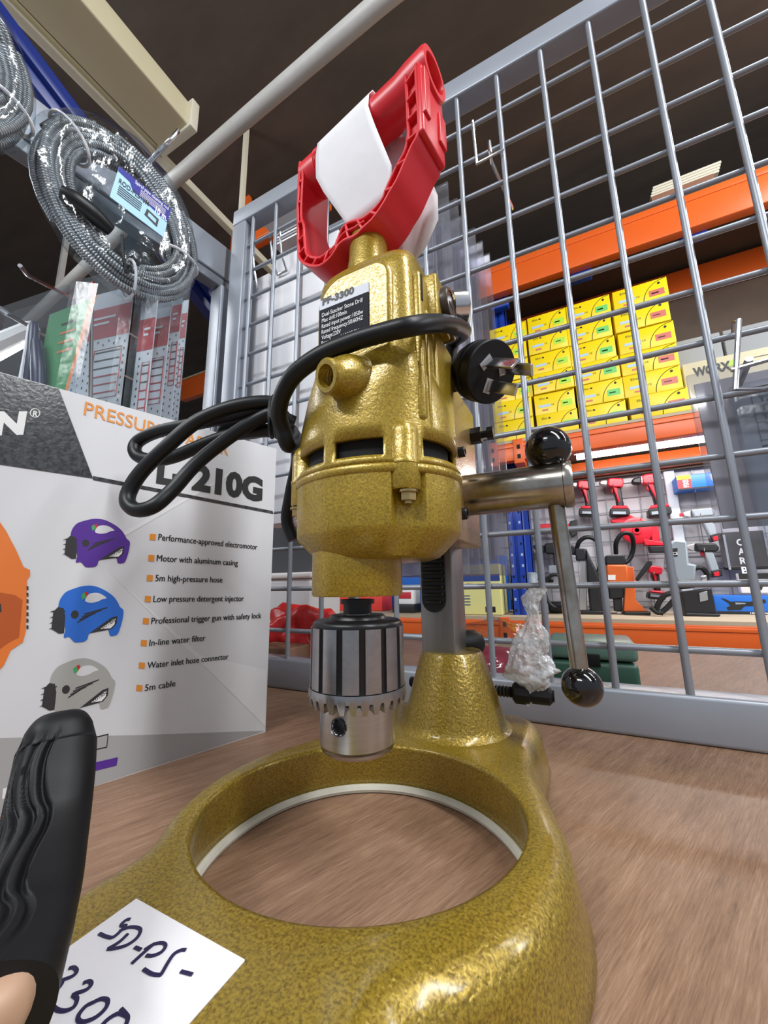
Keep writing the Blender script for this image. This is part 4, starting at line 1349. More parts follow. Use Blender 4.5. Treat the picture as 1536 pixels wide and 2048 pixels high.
# right-hand clamshell with the size table, and its hook
wt = thing('clear_pack', (.24, .515, 1.28), 'clear pack with a grey size-table card at the right edge', 'packaging')
Mw = Matrix.Translation((.135, .512, 1.062)) @ Matrix.Rotation(math.radians(-1.0), 4, 'Y')
MB().rbox((0, 0, 0), (.29, .006, .217), .0025, M=Mw, seg=2).build('clear_shell', film_haze, wt)
MB().rbox((.030, -.016, .012), (.27, -.001, .190), .006, M=Mw, seg=2).build('blister', film_clear, wt)
MB().box((.006, .0015, .040), (.285, .0045, .204), M=Mw).build('insert_card', grey_card, wt)
tbx = MB(); QW = lambda u, v: Mw @ Vector((u, .0008, v))
wx, wz = (Mw.to_3x3() @ EX), (Mw.to_3x3() @ EZ)
for k, sx in enumerate(('T25', 'T27', 'T30', 'T40', 'T45', 'T50')):
    put_text(tbx, sx, QW(.056, .180 - k * .0098), wx, wz, .014, .0058, 0, .015)
    tbx.add([QW(.050, .177 - k * .0098), QW(.125, .177 - k * .0098), QW(.125, .1776 - k * .0098), QW(.050, .1776 - k * .0098)], [(0, 1, 2, 3)])
    put_text(tbx, ('5/32', '3/16', '1/4 IN', '5/16', '3/8', '7/16')[k], QW(.080, .180 - k * .0098), wx, wz, .014, .0045, 0, .01)
for u in (.050, .076, .100, .125):
    tbx.add([QW(u, .126), QW(u + .0006, .126), QW(u + .0006, .189), QW(u, .189)], [(0, 1, 2, 3)])
tbx.add([QW(.050, .117), QW(.20, .117), QW(.20, .123), QW(.050, .123)], [(0, 1, 2, 3)])
tbx.add([QW(.058 + .006 * math.cos(t * PI / 3), .108 + .005 * math.sin(t * PI / 3)) for t in range(6)], [(0, 1, 2, 3, 4, 5)])
for k, sx in enumerate(('1.5mm', '2mm', '3mm', '4mm', '5mm', '6mm')):
    put_text(tbx, sx, QW(.056, .092 - k * .0092), wx, wz, .016, .0045, 0, .01)
    tbx.add([QW(.050, .0895 - k * .0092), QW(.125, .0895 - k * .0092), QW(.125, .0900 - k * .0092), QW(.050, .0900 - k * .0092)], [(0, 1, 2, 3)])
tbx.add([QW(.060, .040), QW(.20, .040), QW(.20, .0435), QW(.060, .0435)], [(0, 1, 2, 3)])
tbx.build('printed_table', ink_black, wt, smooth=0)
hk = MB()
h1 = at(1478, 640, 1, GY - .004); h2 = at(1470, 780, 1, GY - .004)
hk.tube([h1 + Vector((0, .016, -.004)), h1 + Vector((0, .010, .004)), h1, h2, h2 + Vector((.02, 0, -.003)), h2 + Vector((.05, 0, 0)), h2 + Vector((.052, 0, .06))], .0026, 8)
hk.tube([at(1462, 741, 1, GY - .004), at(1536, 720, 1, GY - .004)], .0022, 8)
pr1 = at(1500, 725, 1, GY - .004); hk.tube([pr1 + EZ * .004, pr1 + Vector((0, .05, -.012)), pr1 + Vector((0, .085, -.010))], .0036, 8)
ho = hk.build('display_hook', chrome); tag(ho, 'chrome double hook on the panel holding the size-table pack', 'hook')
hk = MB()
h1 = at(945, 243, 1, GY - .003); h2 = at(954, 328, 1, GY - .003); h3 = at(1005, 300, 1, GY - .003)
hk.tube([h1 + Vector((0, .012, 0)), h1, h2, h3, h3 + EZ * .012 + Vector((0, .01, 0))], .0022, 8)
q1 = at(979, 290, 1, GY - .003); q2 = at(1023, 413, 1, GY + .10)
hk.tube([q1 + EZ * .006, q1 - EZ * .012, q1 + Vector((0, .01, -.02)), q2, q2 + Vector((0, .01, .006))], .0026, 8)
ho = hk.build('display_hook', chrome); tag(ho, 'empty chrome double hook on the panel right of the red handle', 'hook')

# things on the table behind the panel -------------------------------------
def lump(name, label, cat, c, rad, m_, seed, amp=.25, seg=40, flat=0.0, parent=None):
    bm = bmesh.new(); bmesh.ops.create_icosphere(bm, subdivisions=5, radius=1)
    for v in bm.verts:
        d = v.co.normalized()
        n_ = mnoise.noise(d * 1.7 + Vector((seed, 0, 0))) + .5 * mnoise.ridged_multi_fractal(d * 2.2 + Vector((0, seed, 0)), 1, 2, 3, .8, 1.5) * .5
        k = 1 + amp * (n_ - .4)
        v.co = Vector((c[0] + d.x * rad[0] * k, c[1] + d.y * rad[1] * k, max(c[2] + d.z * rad[2] * k, TZ + .0005)))
    mb_ = MB(); mb_.bm(bm)
    o_ = mb_.build(name, m_, parent, smooth=180)
    if label:
        tag(o_, label, cat)
    return o_


P = at(590, 1310, 1, .64)
lump('plastic_bag', 'crumpled red plastic bag on the table behind the panel left of the chuck', 'bag', (P.x + .0, .66, .955), (.10, .07, .065), red_bag, 2.0, .35)
P = at(560, 1312, 1, .56)
MB().rbox((P.x - .05, .54, .9), (P.x + .035, .60, .945), .002).build('small_carton', mat('kraft_brown', (.22, .12, .07), .6)); o = bpy.data.objects['small_carton']; tag(o, 'small brown carton on the table in front of the red bag', 'box')
P = at(580, 1215, 1, .80)
ct = thing('plastic_tub', (P.x, .86, TZ), 'clear white plastic tub behind the red bag', 'tub')
MB().rbox((P.x - .13, .80, TZ), (P.x + .06, .95, TZ + .17), .012).build('tub_body', mat('frosted_plastic', (.70, .72, .74), .3), ct)
MB().rbox((P.x - .14, .79, TZ + .17), (P.x + .07, .96, TZ + .185), .005).build('lid', print_white, ct)
ww = thing('wrapped_cloth', (-.13, .62, TZ), 'folded maroon cloth in a clear bag on the table behind the column', 'cloth')
lump('cloth', None, None, (-.125, .62, .925), (.075, .06, .030), maroon, 5.0, .12, parent=ww)
lump('clear_wrap', None, None, (-.125, .62, .945), (.085, .065, .052), film_bag, 7.0, .30, parent=ww)
gcs = thing('tool_case', (.02, .62, TZ), 'dark green plastic case on the table behind the white bag', 'case')
MB().rbox((-.045, .575, TZ), (.055, .66, TZ + .05), .006).build('case_body', green_case, gcs)
MB().rbox((-.046, .574, TZ + .052), (.056, .661, TZ + .075), .006).build('case_lid', mat('case_lid_green', (.10, .19, .15), .35), gcs)
MB().rbox((.0, .5715, TZ + .045), (.014, .575, TZ + .06), .001).build('latch', black_plug, gcs)

# milky bag hung on the clamp knob
bgm = MB(); prof = [(1075, 1176, 16, 3), (1066, 1192, 19, 4), (1062, 1212, 15, 6), (1068, 1232, 11, 8), (1066, 1255, 18, 10), (1060, 1285, 30, 14), (1054, 1312, 40, 16), (1056, 1336, 48, 16), (1060, 1356, 44, 14), (1066, 1372, 26, 10), (1062, 1388, 12, 6), (1056, 1412, 4, 2)]
rsx = []
NQ = 56
pv, _ = crom([Vector((p[0], p[1], p[2])) for p in prof], [0] * len(prof), 5)
for i, p_ in enumerate(pv):
    c = at(p_.x, p_.y, 1, CSY - .004); sc_ = (at(p_.x + p_.z, p_.y, 1, CSY - .004) - c).length
    ring = []
    for q_ in range(NQ):
        a = 2 * PI * q_ / NQ
        d = Vector((math.cos(a), .55 * math.sin(a), 0))
        w3 = Vector((d.x * 2.0, d.y * 2.0, i * .11))
        fold = 1 + .42 * mnoise.noise(w3) + .34 * (abs(mnoise.noise(w3 * 1.9 + Vector((7, 3, 1)))) - .2) * 2 + .04 * mnoise.noise(w3 * 4)
        fold = max(.35, fold)
        ring.append(c + EX * (sc_ * d.x * fold + .05 * sc_ * math.sin(i * .6)) + EY * (sc_ * d.y * .75 * fold))
    rsx.append(ring)
bgm.rings(rsx)
bo = bgm.build('plastic_bag', film_milky, None, smooth=75); tag(bo, 'small milky zip bag twisted over the black clamp knob', 'bag')

# ================================================================== RACK ACROSS THE AISLE
rk_ = thing('storage_rack', (.2, 2.0, 0), 'tall storage rack across the aisle with orange beams and blue uprights', 'rack')
RX0, RX1 = -2.6, 2.0
RBK = 2.24
for z0, z1, zr0, zr1, nm in ((.815, .893, .815, .893, 'low'), (1.592, 1.676, 1.590, 1.665, 'mid'), (2.462, 2.630, 2.470, 2.600, 'top')):
    MB().rbox((RX0, RY, z0), (RX1, RY + .045, z1), .004).build('beam', orange_beam, rk_)
    MB().rbox((RX0, RY - .004, z1 - (z1 - z0) * .28), (RX1, RY + .001, z1 - (z1 - z0) * .10), .002).build('beam_rib', orange_beam, rk_)
    MB().rbox((RX0, RBK - .045, zr0), (RX1, RBK, zr1), .004).build('beam', orange_beam, rk_)
for z in (.893, 1.676, 2.630):
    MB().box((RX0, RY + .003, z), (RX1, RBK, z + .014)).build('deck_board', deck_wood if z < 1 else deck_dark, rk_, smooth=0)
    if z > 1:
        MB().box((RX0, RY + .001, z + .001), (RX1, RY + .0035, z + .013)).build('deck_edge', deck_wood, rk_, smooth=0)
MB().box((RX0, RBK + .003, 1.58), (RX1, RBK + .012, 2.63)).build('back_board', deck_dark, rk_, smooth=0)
for x in (-.279, 1.70, -2.3):
    for y in (1.862, RBK - .06):
        u_ = MB()
        u_.box((x, y, 0), (x + .004, y + .062, 2.6)); u_.box((x + .066, y, 0), (x + .070, y + .062, 2.6)); u_.box((x, y, 0), (x + .028, y + .004, 2.6)); u_.box((x + .042, y, 0), (x + .070, y + .004, 2.6)); u_.box((x + .026, y + .008, 0), (x + .044, y + .012, 2.6))
        u_.build('upright', blue_beam, rk_, smooth=0)
        if y < 2 and x > -1 and x < 1:
            for k in range(13):
                for dx in (.013, .057):
                    MB().box((x + dx - .0045, y - .0006, .92 + k * .05), (x + dx + .0045, y + .0005, .932 + k * .05)).build('upright_slot', mat('pale_slot', (.45, .55, .80), .6) if k % 3 else black_flat, rk_, smooth=0)
    for z in (.85, 1.22, 1.60, 2.0):
        br = MB(); p, q_ = Vector((x + .012, 1.90, z)), Vector((x + .012, RBK - .03, z + .34)) if int(z * 10) % 2 == 0 else Vector((x + .012, RBK - .03, z - .30))
        br.tube([p, q_], .012, 8); br.build('cross_brace', blue_beam, rk_)
    for z0, z1 in ((.80, .905), (1.575, 1.69)):
        for dx in (-.045, .070):
            cn = MB(); cn.rbox((x + dx, RY - .006, z0), (x + dx + .045, 1.866, z1), .003); cn.build('beam_connector', orange_beam, rk_)
            for k in range(2):
                MB().box((x + dx + .016, RY - .0072, z0 + .022 + k * .045), (x + dx + .030, RY - .0055, z0 + .042 + k * .045)).build('connector_slot', black_flat, rk_, smooth=0)
for px, py in ((1000, 612), (1162, 553), (1385, 473)):
    P = at(px, py, 1, RY + .07)
    MB().rbox((P.x - .045, RY + .046, P.z - .024), (P.x + .045, RY + .09, P.z + .024), .008).build('support_clip', blue_beam, rk_)

# tube lamp under the middle deck
TLX0, TLX1 = .036, .560
tl = thing('tube_lamp', (.3, 1.95, 1.66), 'lit fluorescent tube under the shelf of yellow cartons', 'lamp')
MB().rbox((TLX0, 1.925, 1.642), (TLX1 + .5, 1.975, 1.672), .003).build('housing', print_white, tl)
MB().tube([(TLX0 + .01, 1.95, 1.626), (TLX1 + .49, 1.95, 1.626)], .0155, 12).build('tube', MATS['tube_light'], tl)
area('tube_lamp_glow', (.55, 1.95, 1.605), (.55, 2.0, 1.0), 1.0, .03, 3.6)

# grid wall behind the tools
gw = thing('grid_wall', (.3, BY, .907), 'white wall panel with thin grey wire grid behind the cordless tools', 'display panel')
MB().box((-.60, BY + .01, .6), (1.45, BY + .03, 1.585)).build('backing', mat('white_wall_panel', (.52, .51, .54), .55), gw)
for k in range(22):
    x = -.36 + k * .075
    MB().tube([(x, BY, .92), (x, BY, 1.575)], .0022, 6).build('grid_wire', wire_grey, gw)
for k in range(9):
    z = .95 + k * .075
    MB().tube([(-.38, BY - .004, z), (1.25, BY - .004, z)], .0022, 6).build('grid_wire', wire_grey, gw)
for px in (1045, 1350):
    P = at(px, 1030, 1, BY - .01); MB().rbox((P.x - .022, BY - .022, .91), (P.x + .022, BY + .005, 1.585), .004).build('panel_post', mat('post_pale', (.55, .60, .68), .4), gw)

# ---- yellow cartons: four columns of six
DK2 = 1.6912
YH = .0990


def yellow_proto(lab_mat, w, dp):
    t = bpy.data.objects.new('yellow_carton', None); COL.objects.link(t)
    MB().rbox((0, 0, 0), (w, dp, YH - .002), .002).build('carton_body', yellow, t, local=True)
    p = MB(); y = -.0006
    R4 = lambda x0, z0, x1, z1, mi: p.add([(x0 * w, y, z0 * YH), (x1 * w, y, z0 * YH), (x1 * w, y, z1 * YH), (x0 * w, y, z1 * YH)], [(0, 1, 2, 3)], mi)
    R4(.66, .24, .93, .52, 0)
    R4(.70, .34, .83, .40, 1)
    p.add([(w * (.85 + .026 * math.cos(a * PI / 8)), y, YH * (.78 + .055 * math.sin(a * PI / 8))) for a in range(16)], [tuple(range(16))], 1)
    arc = [(w * (.97 - .42 * math.cos(a * PI / 24)), y, YH * (.02 + .92 * math.sin(a * PI / 24))) for a in range(13)]
    p.tube(arc, .0011, 4, mi=1)
    R4(.10, .34, .40, .46, 2); R4(.18, .16, .33, .24, 3)
    p.add([(w * .30, y, YH * .74), (w * .34, y, YH * .71), (w * .36, y, YH * .755), (w * .34, y, YH * .80), (w * .30, y, YH * .78)], [(0, 1, 2, 3, 4)], 1)
    put_text(p, 'Elm', (w * .14, y, YH * .72), EX, EZ, w * .13, YH * .10, 1, .0)
    put_text(p, 'CE', (w * .42, y, YH * .37), EX, EZ, w * .07, YH * .07, 1, .0)
    p.build('printed_front', [lab_mat, ink_black, mat('ink_pale_blue', (.45, .60, .75), .4), ink_pink], t, smooth=0, local=True)
    MB().box((0, -.0003, YH - .004), (w, dp, YH - .0032)).build('lid_edge', mat('yellow_dark', (.62, .44, .003), .5), t, smooth=0, local=True)
    return t


COLX = [(-.283, -.111), (-.105, .060), (.066, .238), (.248, .442)]
COLN = ['leftmost', 'second', 'third', 'rightmost']
ROWN = ['lowest', 'second lowest', 'third lowest', 'third from top', 'second from top', 'topmost']
LABM = [ink_lime, ink_lime, ink_mgreen, ink_pink]; LABW = ['lime', 'lime', 'green', 'red']
rnd = random.Random(4)
for ci, (x0, x1) in enumerate(COLX):
    pr0 = yellow_proto(LABM[ci], x1 - x0, .26 if ci else .085)
    for r in range(6):
        o = pr0 if r == 0 else copy_tree(pr0)
        o.location = (x0 + rnd.uniform(-.006, .006), RY + .006 + rnd.uniform(0, .014), DK2 + r * YH)
        o.rotation_euler = (0, 0, rnd.uniform(-.02, .02))
        o['label'] = f'yellow carton with {LABW[ci]} label, {ROWN[r]} in the {COLN[ci]} column of the shelf stack'; o['category'] = 'box'; o['group'] = 'yellow cartons on the rack shelf'

wb = thing('tool_carton', (.60, 1.82, DK2), 'beige cardboard tool carton right of the yellow cartons', 'box')
MB().rbox((.448, 1.775, DK2), (.86, 1.95, DK2 + .198), .002).build('carton_body', kraft, wb)
t_ = MB(); put_text(t_, 'WORX', (.478, 1.7744, DK2 + .138), EX, EZ, .115, .036, 0, .05)
t_.poly([(.585, 1.7738, DK2 + .150), (.615, 1.7738, DK2 + .158), (.608, 1.7738, DK2 + .178), (.590, 1.7738, DK2 + .172)], 1)
t_.box((.64, 1.7744, DK2 + .165), (.75, 1.7750, DK2 + .168), 0)
t_.build('lettering', [mat('ink_soft_black', (.05, .05, .05), .5), ink_lime], wb, smooth=0)
for k, (x0, x1) in enumerate(((.44, .652), (.662, 1.05))):
    o = MB().rbox((x0, 2.0, DK2), (x1, 2.22, DK2 + .42), .003).build('grey_carton', grey_carton)
    tag(o, ['large grey carton behind the rightmost yellow cartons', 'large grey carton behind the beige tool carton at the right edge'][k], 'box', 'grey cartons on the rack')

# plywood offcuts on the top beam
P0 = at(1297, 378, 1, RY + .02); P1 = at(1432, 330, 1, RY + .02)
oc = []
for k in range(4):
    o = MB().box((P0.x + .004 * k, RY + .005, 2.6445 + .030 + k * .0125), (P1.x + .004 * k, RY + .20, 2.6445 + .030 + k * .0125 + .0105)).build('plywood_offcut', [mat('ply_edge_white', (.72, .66, .52), .6)][0], smooth=0)
    tag(o, f'thin pale plywood offcut on the top beam, {["lowest", "second", "third", "topmost"][k]} of its stack', 'board', 'plywood offcuts')
o = MB().box((P0.x, RY + .002, 2.6445), (P1.x - .02, RY + .21, 2.674)).build('timber_block', mat('reddish_timber', (.26, .12, .07), .7), smooth=0); tag(o, 'reddish timber board under the plywood offcuts', 'board')

# ---- cordless tools on the grid wall --------------------------------------
TY = BY - .07
SPX = .0026


def pxz(px, py, Y=TY):
    P = at(px, py, 1, Y); return P.x, P.z


def solid(t, name, outline, y0, y1, m_, bev=.004, parent=None):
    """outline in pixels -> extruded body of real depth, rounded edges"""
    mb_ = MB(); mb_.prism([pxz(*p, (y0 + y1) / 2) for p in outline], (0, y1, 0), EX, EZ, -EY, y1 - y0)
    return mb_.build(name, m_, parent or t, smooth=30, bevel=bev)


def peg(t, px, py):
    x, z = pxz(px, py)
    return MB().tube([(x, BY - .006, z + .012), (x, TY - .05, z), (x, TY - .055, z + .012)], .0025, 6).build('wall_hook', chrome, t)


def cordless(px, py, s, label, lean=0.0, kind='impact', main=tool_red, batt=tool_black):
    """pistol-grip tool, nose to the left; s = pixel size of the body length"""
    x, z = pxz(px, py)
    t = thing('cordless_tool', (x, TY, z), label, 'power tool', 'cordless tools on the grid wall')
    ca, sa = math.cos(lean), math.sin(lean)
    F = lambda u, v: (px + s * (u * ca - v * sa), py + s * (u * sa + v * ca))
    solid(t, 'body', [F(*p) for p in ((-.10, -.16), (.05, -.20), (.48, -.20), (.54, -.12), (.54, .10), (.46, .17), (.10, .17), (-.10, .13))], TY - .033, TY + .033, main, .008)
    solid(t, 'nose', [F(*p) for p in ((-.46, -.06), (-.36, -.12), (-.10, -.15), (-.10, .12), (-.36, .10), (-.46, .06))], TY - .024, TY + .024, tool_silver if kind == 'impact' else tool_black, .008)
    solid(t, 'grip', [F(*p) for p in ((.08, .15), (.44, .15), (.52, .55), (.62, .96), (.30, .98), (.24, .60), (.14, .38))], TY - .020, TY + .020, tool_black, .008)
    solid(t, 'grip_shell', [F(*p) for p in ((.10, .16), (.30, .16), (.33, .45), (.44, .78), (.36, .80), (.26, .52))], TY - .024, TY + .024, main, .006)
    solid(t, 'trigger', [F(*p) for p in ((.06, .17), (.14, .17), (.16, .40), (.06, .34))], TY - .010, TY + .010, main, .003)
    solid(t, 'battery_mount', [F(*p) for p in ((.12, .94), (.72, .92), (.80, 1.06), (.06, 1.08))], TY - .036, TY + .036, main, .006)
    solid(t, 'battery', [F(*p) for p in ((.02, 1.06), (.82, 1.05), (.84, 1.28), (.78, 1.34), (.06, 1.36), (.00, 1.28))], TY - .040, TY + .040, batt, .006)
    solid(t, 'battery_label', [F(*p) for p in ((.16, 1.14), (.70, 1.13), (.70, 1.24), (.16, 1.25))], TY - .0412, TY - .0395, tool_grey, .0005)
    if kind == 'drill':
        solid(t, 'chuck_collar', [F(*p) for p in ((-.14, -.13), (-.06, -.15), (-.06, .12), (-.14, .10))], TY - .028, TY + .028, tool_silver, .003)
    peg(t, px + s * .1, py + s * .2)
    return t


cordless(1160, 972, 44, 'red cordless tool mostly hidden left of the row of red tools', .05)
cordless(1220, 968, 48, 'red cordless impact driver with silver nose, middle of the upper row', .03)
cordless(1288, 962, 55, 'red cordless drill with black chuck, right end of the upper row', -.10, 'drill')
cordless(1300, 1140, 42, 'red cordless tool low behind the orange magnetic drill', .12)
# blower
x, z = pxz(1272, 1062)
bl = thing('cordless_blower', (x, TY, z), 'red cordless blower with round fan housing under the upper tools', 'power tool')
MB().lathe([(.052, -.03), (.064, -.024), (.066, 0), (.064, .024), (.052, .03)], Mz((x, TY, z), (0, -1, 0)), 36).build('fan_housing', tool_red, bl)
MB().lathe([(.020, .028), (.018, .036), (.010, .036), (.009, .030)], Mz((x, TY, z), (0, -1, 0)), 24).build('fan_hub', tool_red, bl)
solid(bl, 'nozzle', [(1220, 1040), (1222, 1047), (1262, 1050), (1270, 1036), (1258, 1030)], TY - .02, TY + .02, tool_red, .006)
solid(bl, 'grip', [(1296, 1042), (1314, 1046), (1320, 1085), (1304, 1090), (1298, 1065)], TY - .02, TY + .02, tool_red, .006)
solid(bl, 'battery_mount', [(1284, 1078), (1326, 1086), (1328, 1093), (1288, 1092)], TY - .03, TY + .03, tool_red, .004)
solid(bl, 'battery', [(1296, 1093), (1336, 1093), (1338, 1106), (1300, 1106)], TY - .035, TY + .035, tool_black, .004)
peg(bl, 1280, 1040)
# small saw hung nose-left
x, z = pxz(1120, 1055)
sw = thing('cordless_saw', (x, TY, z), 'red and black cordless saw hung left of the blower', 'power tool')
solid(sw, 'body', [(1078, 1050), (1100, 1048), (1132, 1052), (1142, 1046), (1148, 1056), (1132, 1066), (1080, 1064)], TY - .025, TY + .025, tool_red, .005)
solid(sw, 'battery', [(1140, 1044), (1156, 1040), (1154, 1070), (1144, 1076), (1138, 1062)], TY - .03, TY + .03, tool_black, .004)
peg(sw, 1110, 1045)
# hammer drill
x, z = pxz(1110, 1097)
hdx = thing('hammer_drill', (x, TY, z), 'black hammer drill with long nose left of the magnetic drills', 'power tool')
solid(hdx, 'body', [(1090, 1088), (1130, 1084), (1152, 1094), (1150, 1110), (1092, 1108)], TY - .03, TY + .03, tool_black, .006)
solid(hdx, 'nose', [(1066, 1092), (1074, 1089), (1090, 1091), (1090, 1106), (1070, 1100)], TY - .02, TY + .02, tool_black, .005)
solid(hdx, 'battery', [(1098, 1131), (1128, 1131), (1128, 1147), (1098, 1147)], TY - .03, TY + .03, tool_grey, .004)
solid(hdx, 'grip', [(1106, 1106), (1122, 1106), (1126, 1132), (1108, 1132)], TY - .02, TY + .02, tool_black, .004)
peg(hdx, 1110, 1085)
# screwdrivers with red bases
for k, (px, py, ln) in enumerate(((1385, 1028, -.08), (1392, 1095, .02))):
    x, z = pxz(px, py)
    t = thing('screwdriver_drill', (x, TY, z), ['slim grey cordless screwdriver with red base, upper of two at right', 'grey cordless screwdriver with red base, lower of two, beside the grey magnetic drill'][k], 'power tool')
    F = lambda a, b: (px + a * math.cos(ln) - b * math.sin(ln), py + a * math.sin(ln) + b * math.cos(ln))
    solid(t, 'body', [F(*p) for p in ((-4, -8), (36, -8), (44, 0), (40, 8), (0, 8))], TY - .026, TY + .026, tool_grey if not k else tool_black, .006)
    solid(t, 'nose', [F(*p) for p in ((-20, -4), (-4, -8), (-4, 8), (-20, 4))], TY - .016, TY + .016, tool_silver, .004)
    solid(t, 'bit', [F(*p) for p in ((-26, -3), (-20, -3), (-20, 3), (-26, 3))], TY - .007, TY + .007, tool_red, .001)
    solid(t, 'grip', [F(*p) for p in ((14, 8), (32, 8), (44, 40), (48, 50), (30, 54), (24, 36))], TY - .02, TY + .02, tool_grey, .006)
    solid(t, 'base', [F(*p) for p in ((28, 46), (48, 42), (52, 56), (32, 60))], TY - .024, TY + .024, tool_black, .004)
    solid(t, 'battery_catch', [F(*p) for p in ((36, 49), (47, 47), (48, 56), (38, 57))], TY - .0265, TY - .022, tool_red, .001)
    solid(t, 'trigger', [F(*p) for p in ((8, 8), (15, 8), (18, 18), (10, 16))], TY - .008, TY + .008, tool_red, .002)
    peg(t, px + 10, py + 8)

# ---- magnetic drills on the lower deck -------------------------------------
DK1 = .9082
MY = 2.02


def magdrill(label, base, column, motor, cap_, chuck_, cable, mm, feed=None):
    x, z = pxz(*base[0], MY)
    t = thing('magnetic_drill', (x, MY, DK1), label, 'power tool', 'magnetic drills on the lower shelf')

    def bs(nm, ol_, y0, y1, m_, bev=.003):
        mb_ = MB(); pts = [list(pxz(*p, (y0 + y1) / 2)) for p in ol_]
        for p in pts:
            p[1] = max(p[1], DK1)
        mb_.prism(pts, (0, y1, 0), EX, EZ, -EY, y1 - y0); return mb_.build(nm, m_, t, smooth=30, bevel=bev)
    bs('magnet_base', base, MY - .06, MY + .06, mm[3])
    bs('slide_column', column, MY - .035, MY + .035, mm[1])
    bs('motor', motor, MY - .055, MY + .055, mm[0], .008)
    if cap_:
        bs('motor_cap', cap_, MY - .050, MY + .050, mm[2], .006)
    if chuck_:
        bs('arbor', chuck_, MY - .030, MY + .030, mm[2], .006)
    if cable:
        MB().tube([Vector((pxz(*p, MY - .02)[0], MY - .02 - .02 * math.sin(i), pxz(*p, MY - .02)[1])) for i, p in enumerate(cable)], .0095, 8, sub=5).build('cable', black_rub, t)
    return t, bs


t, bs = magdrill('orange and black magnetic drill with looped cable on the lower shelf', [(1247, 1222), (1298, 1222), (1298, 1240), (1247, 1240)], [(1251, 1134), (1266, 1134), (1270, 1200), (1292, 1222), (1246, 1222)], [(1211, 1130), (1253, 1130), (1255, 1166), (1213, 1166)], [(1210, 1112), (1248, 1110), (1250, 1131), (1210, 1131)], [(1216, 1166), (1246, 1166), (1246, 1196), (1218, 1198)],
         [(1232, 1108), (1232, 1085), (1245, 1068), (1262, 1070), (1268, 1092), (1262, 1115), (1250, 1126)], (tool_orange, tool_orange, tool_black, tool_black))
bs('spindle', [(1226, 1196), (1244, 1196), (1244, 1222), (1228, 1222)], MY - .02, MY + .02, tool_black, .004)
bs('cutter_socket', [(1234, 1222), (1244, 1222), (1244, 1239), (1234, 1239)], MY - .012, MY + .012, chrome, .002)
bs('makers_plate', [(1216, 1150), (1231, 1150), (1231, 1160), (1216, 1160)], MY - .0565, MY - .054, print_white, .0005)
bs('feed_handle', [(1270, 1158), (1275, 1164), (1304, 1130), (1304, 1122), (1296, 1120)], MY - .075, MY - .06, tool_black, .004)
t, bs = magdrill('black and silver magnetic drill with looped cable behind the lever', [(1160, 1220), (1214, 1220), (1214, 1240), (1160, 1240)], [(1158, 1120), (1172, 1120), (1174, 1220), (1158, 1220)], [(1172, 1098), (1196, 1150), (1206, 1222), (1180, 1222), (1174, 1160)], [(1150, 1098), (1172, 1098), (1172, 1122), (1152, 1122)], None,
         [(1152, 1110), (1158, 1085), (1176, 1075), (1196, 1085), (1202, 1110), (1198, 1140), (1190, 1155)], (tool_black, tool_silver, tool_black, tool_black))
t, bs = magdrill('grey and black magnetic drill with CE plate on the lower shelf', [(1366, 1224), (1432, 1226), (1432, 1241), (1364, 1241)], [(1360, 1184), (1418, 1176), (1428, 1226), (1366, 1226)], [(1334, 1090), (1342, 1082), (1368, 1084), (1372, 1128), (1386, 1130), (1384, 1162), (1350, 1166), (1332, 1130)], [(1331, 1128), (1388, 1130), (1386, 1140), (1331, 1138)], None,
         [(1378, 1160), (1384, 1140), (1400, 1136), (1414, 1150), (1408, 1164), (1386, 1172), (1360, 1174)], (tool_grey, tool_black, tool_grey, tool_black))
bs('rating_plate', [(1344, 1097), (1355, 1096), (1355, 1113), (1344, 1113)], MY - .0575, MY - .0545, ink_black, .0005)
a_ = pxz(1346, 1110, MY - .058); tt = MB(); put_text(tt, 'CE', (a_[0], MY - .0585, a_[1]), EX, EZ, .017, .012, 0, .02); tt.build('lettering', print_white, t, smooth=0)
bs('chrome_gauge', [(1400, 1152), (1412, 1150), (1414, 1160), (1402, 1162)], MY - .07, MY - .05, chrome, .004)
bs('control_panel', [(1398, 1186), (1414, 1182), (1416, 1200), (1400, 1204)], MY - .040, MY - .0352, tool_silver, .001)
x, z = pxz(1330, 1208, MY - .1)
cp_ = thing('cable_plug', (x, MY - .1, DK1), 'coiled black cable leaning on the grey magnetic drill', 'cable')
MB().tube([(x - .05, MY - .10, DK1 + .036), (x - .02, MY - .10, DK1 + .014), (x + .03, MY - .10, DK1 + .062), (x + .04, MY - .10, DK1 + .09), (x, MY - .1, DK1 + .08), (x - .03, MY - .1, DK1 + .028), (x - .01, MY - .1, DK1 + .0115)], .010, 8, sub=5).build('cable', black_rub, cp_)
# router at the left
x, z = pxz(1066, 1200, MY)
ro = thing('router', (x, MY, DK1), 'grey router with black base on the lower shelf beside the blue upright', 'power tool')
MB().lathe([(.034, .06), (.036, .07), (.036, .15), (.030, .16), (.030, .185), (.020, .19)], Matrix.Translation((x, MY, DK1)), 28).build('motor', tool_grey, ro)
MB().lathe([(.050, 0), (.050, .012), (.020, .016), (.020, .06)], Matrix.Translation((x, MY, DK1)), 28).build('base', tool_silver, ro)
MB().tube([(x + .03, MY, DK1 + .15), (x + .07, MY - .02, DK1 + .155), (x + .10, MY - .02, DK1 + .145)], [.012, .016, .012], 10).build('side_handle', tool_black, ro)
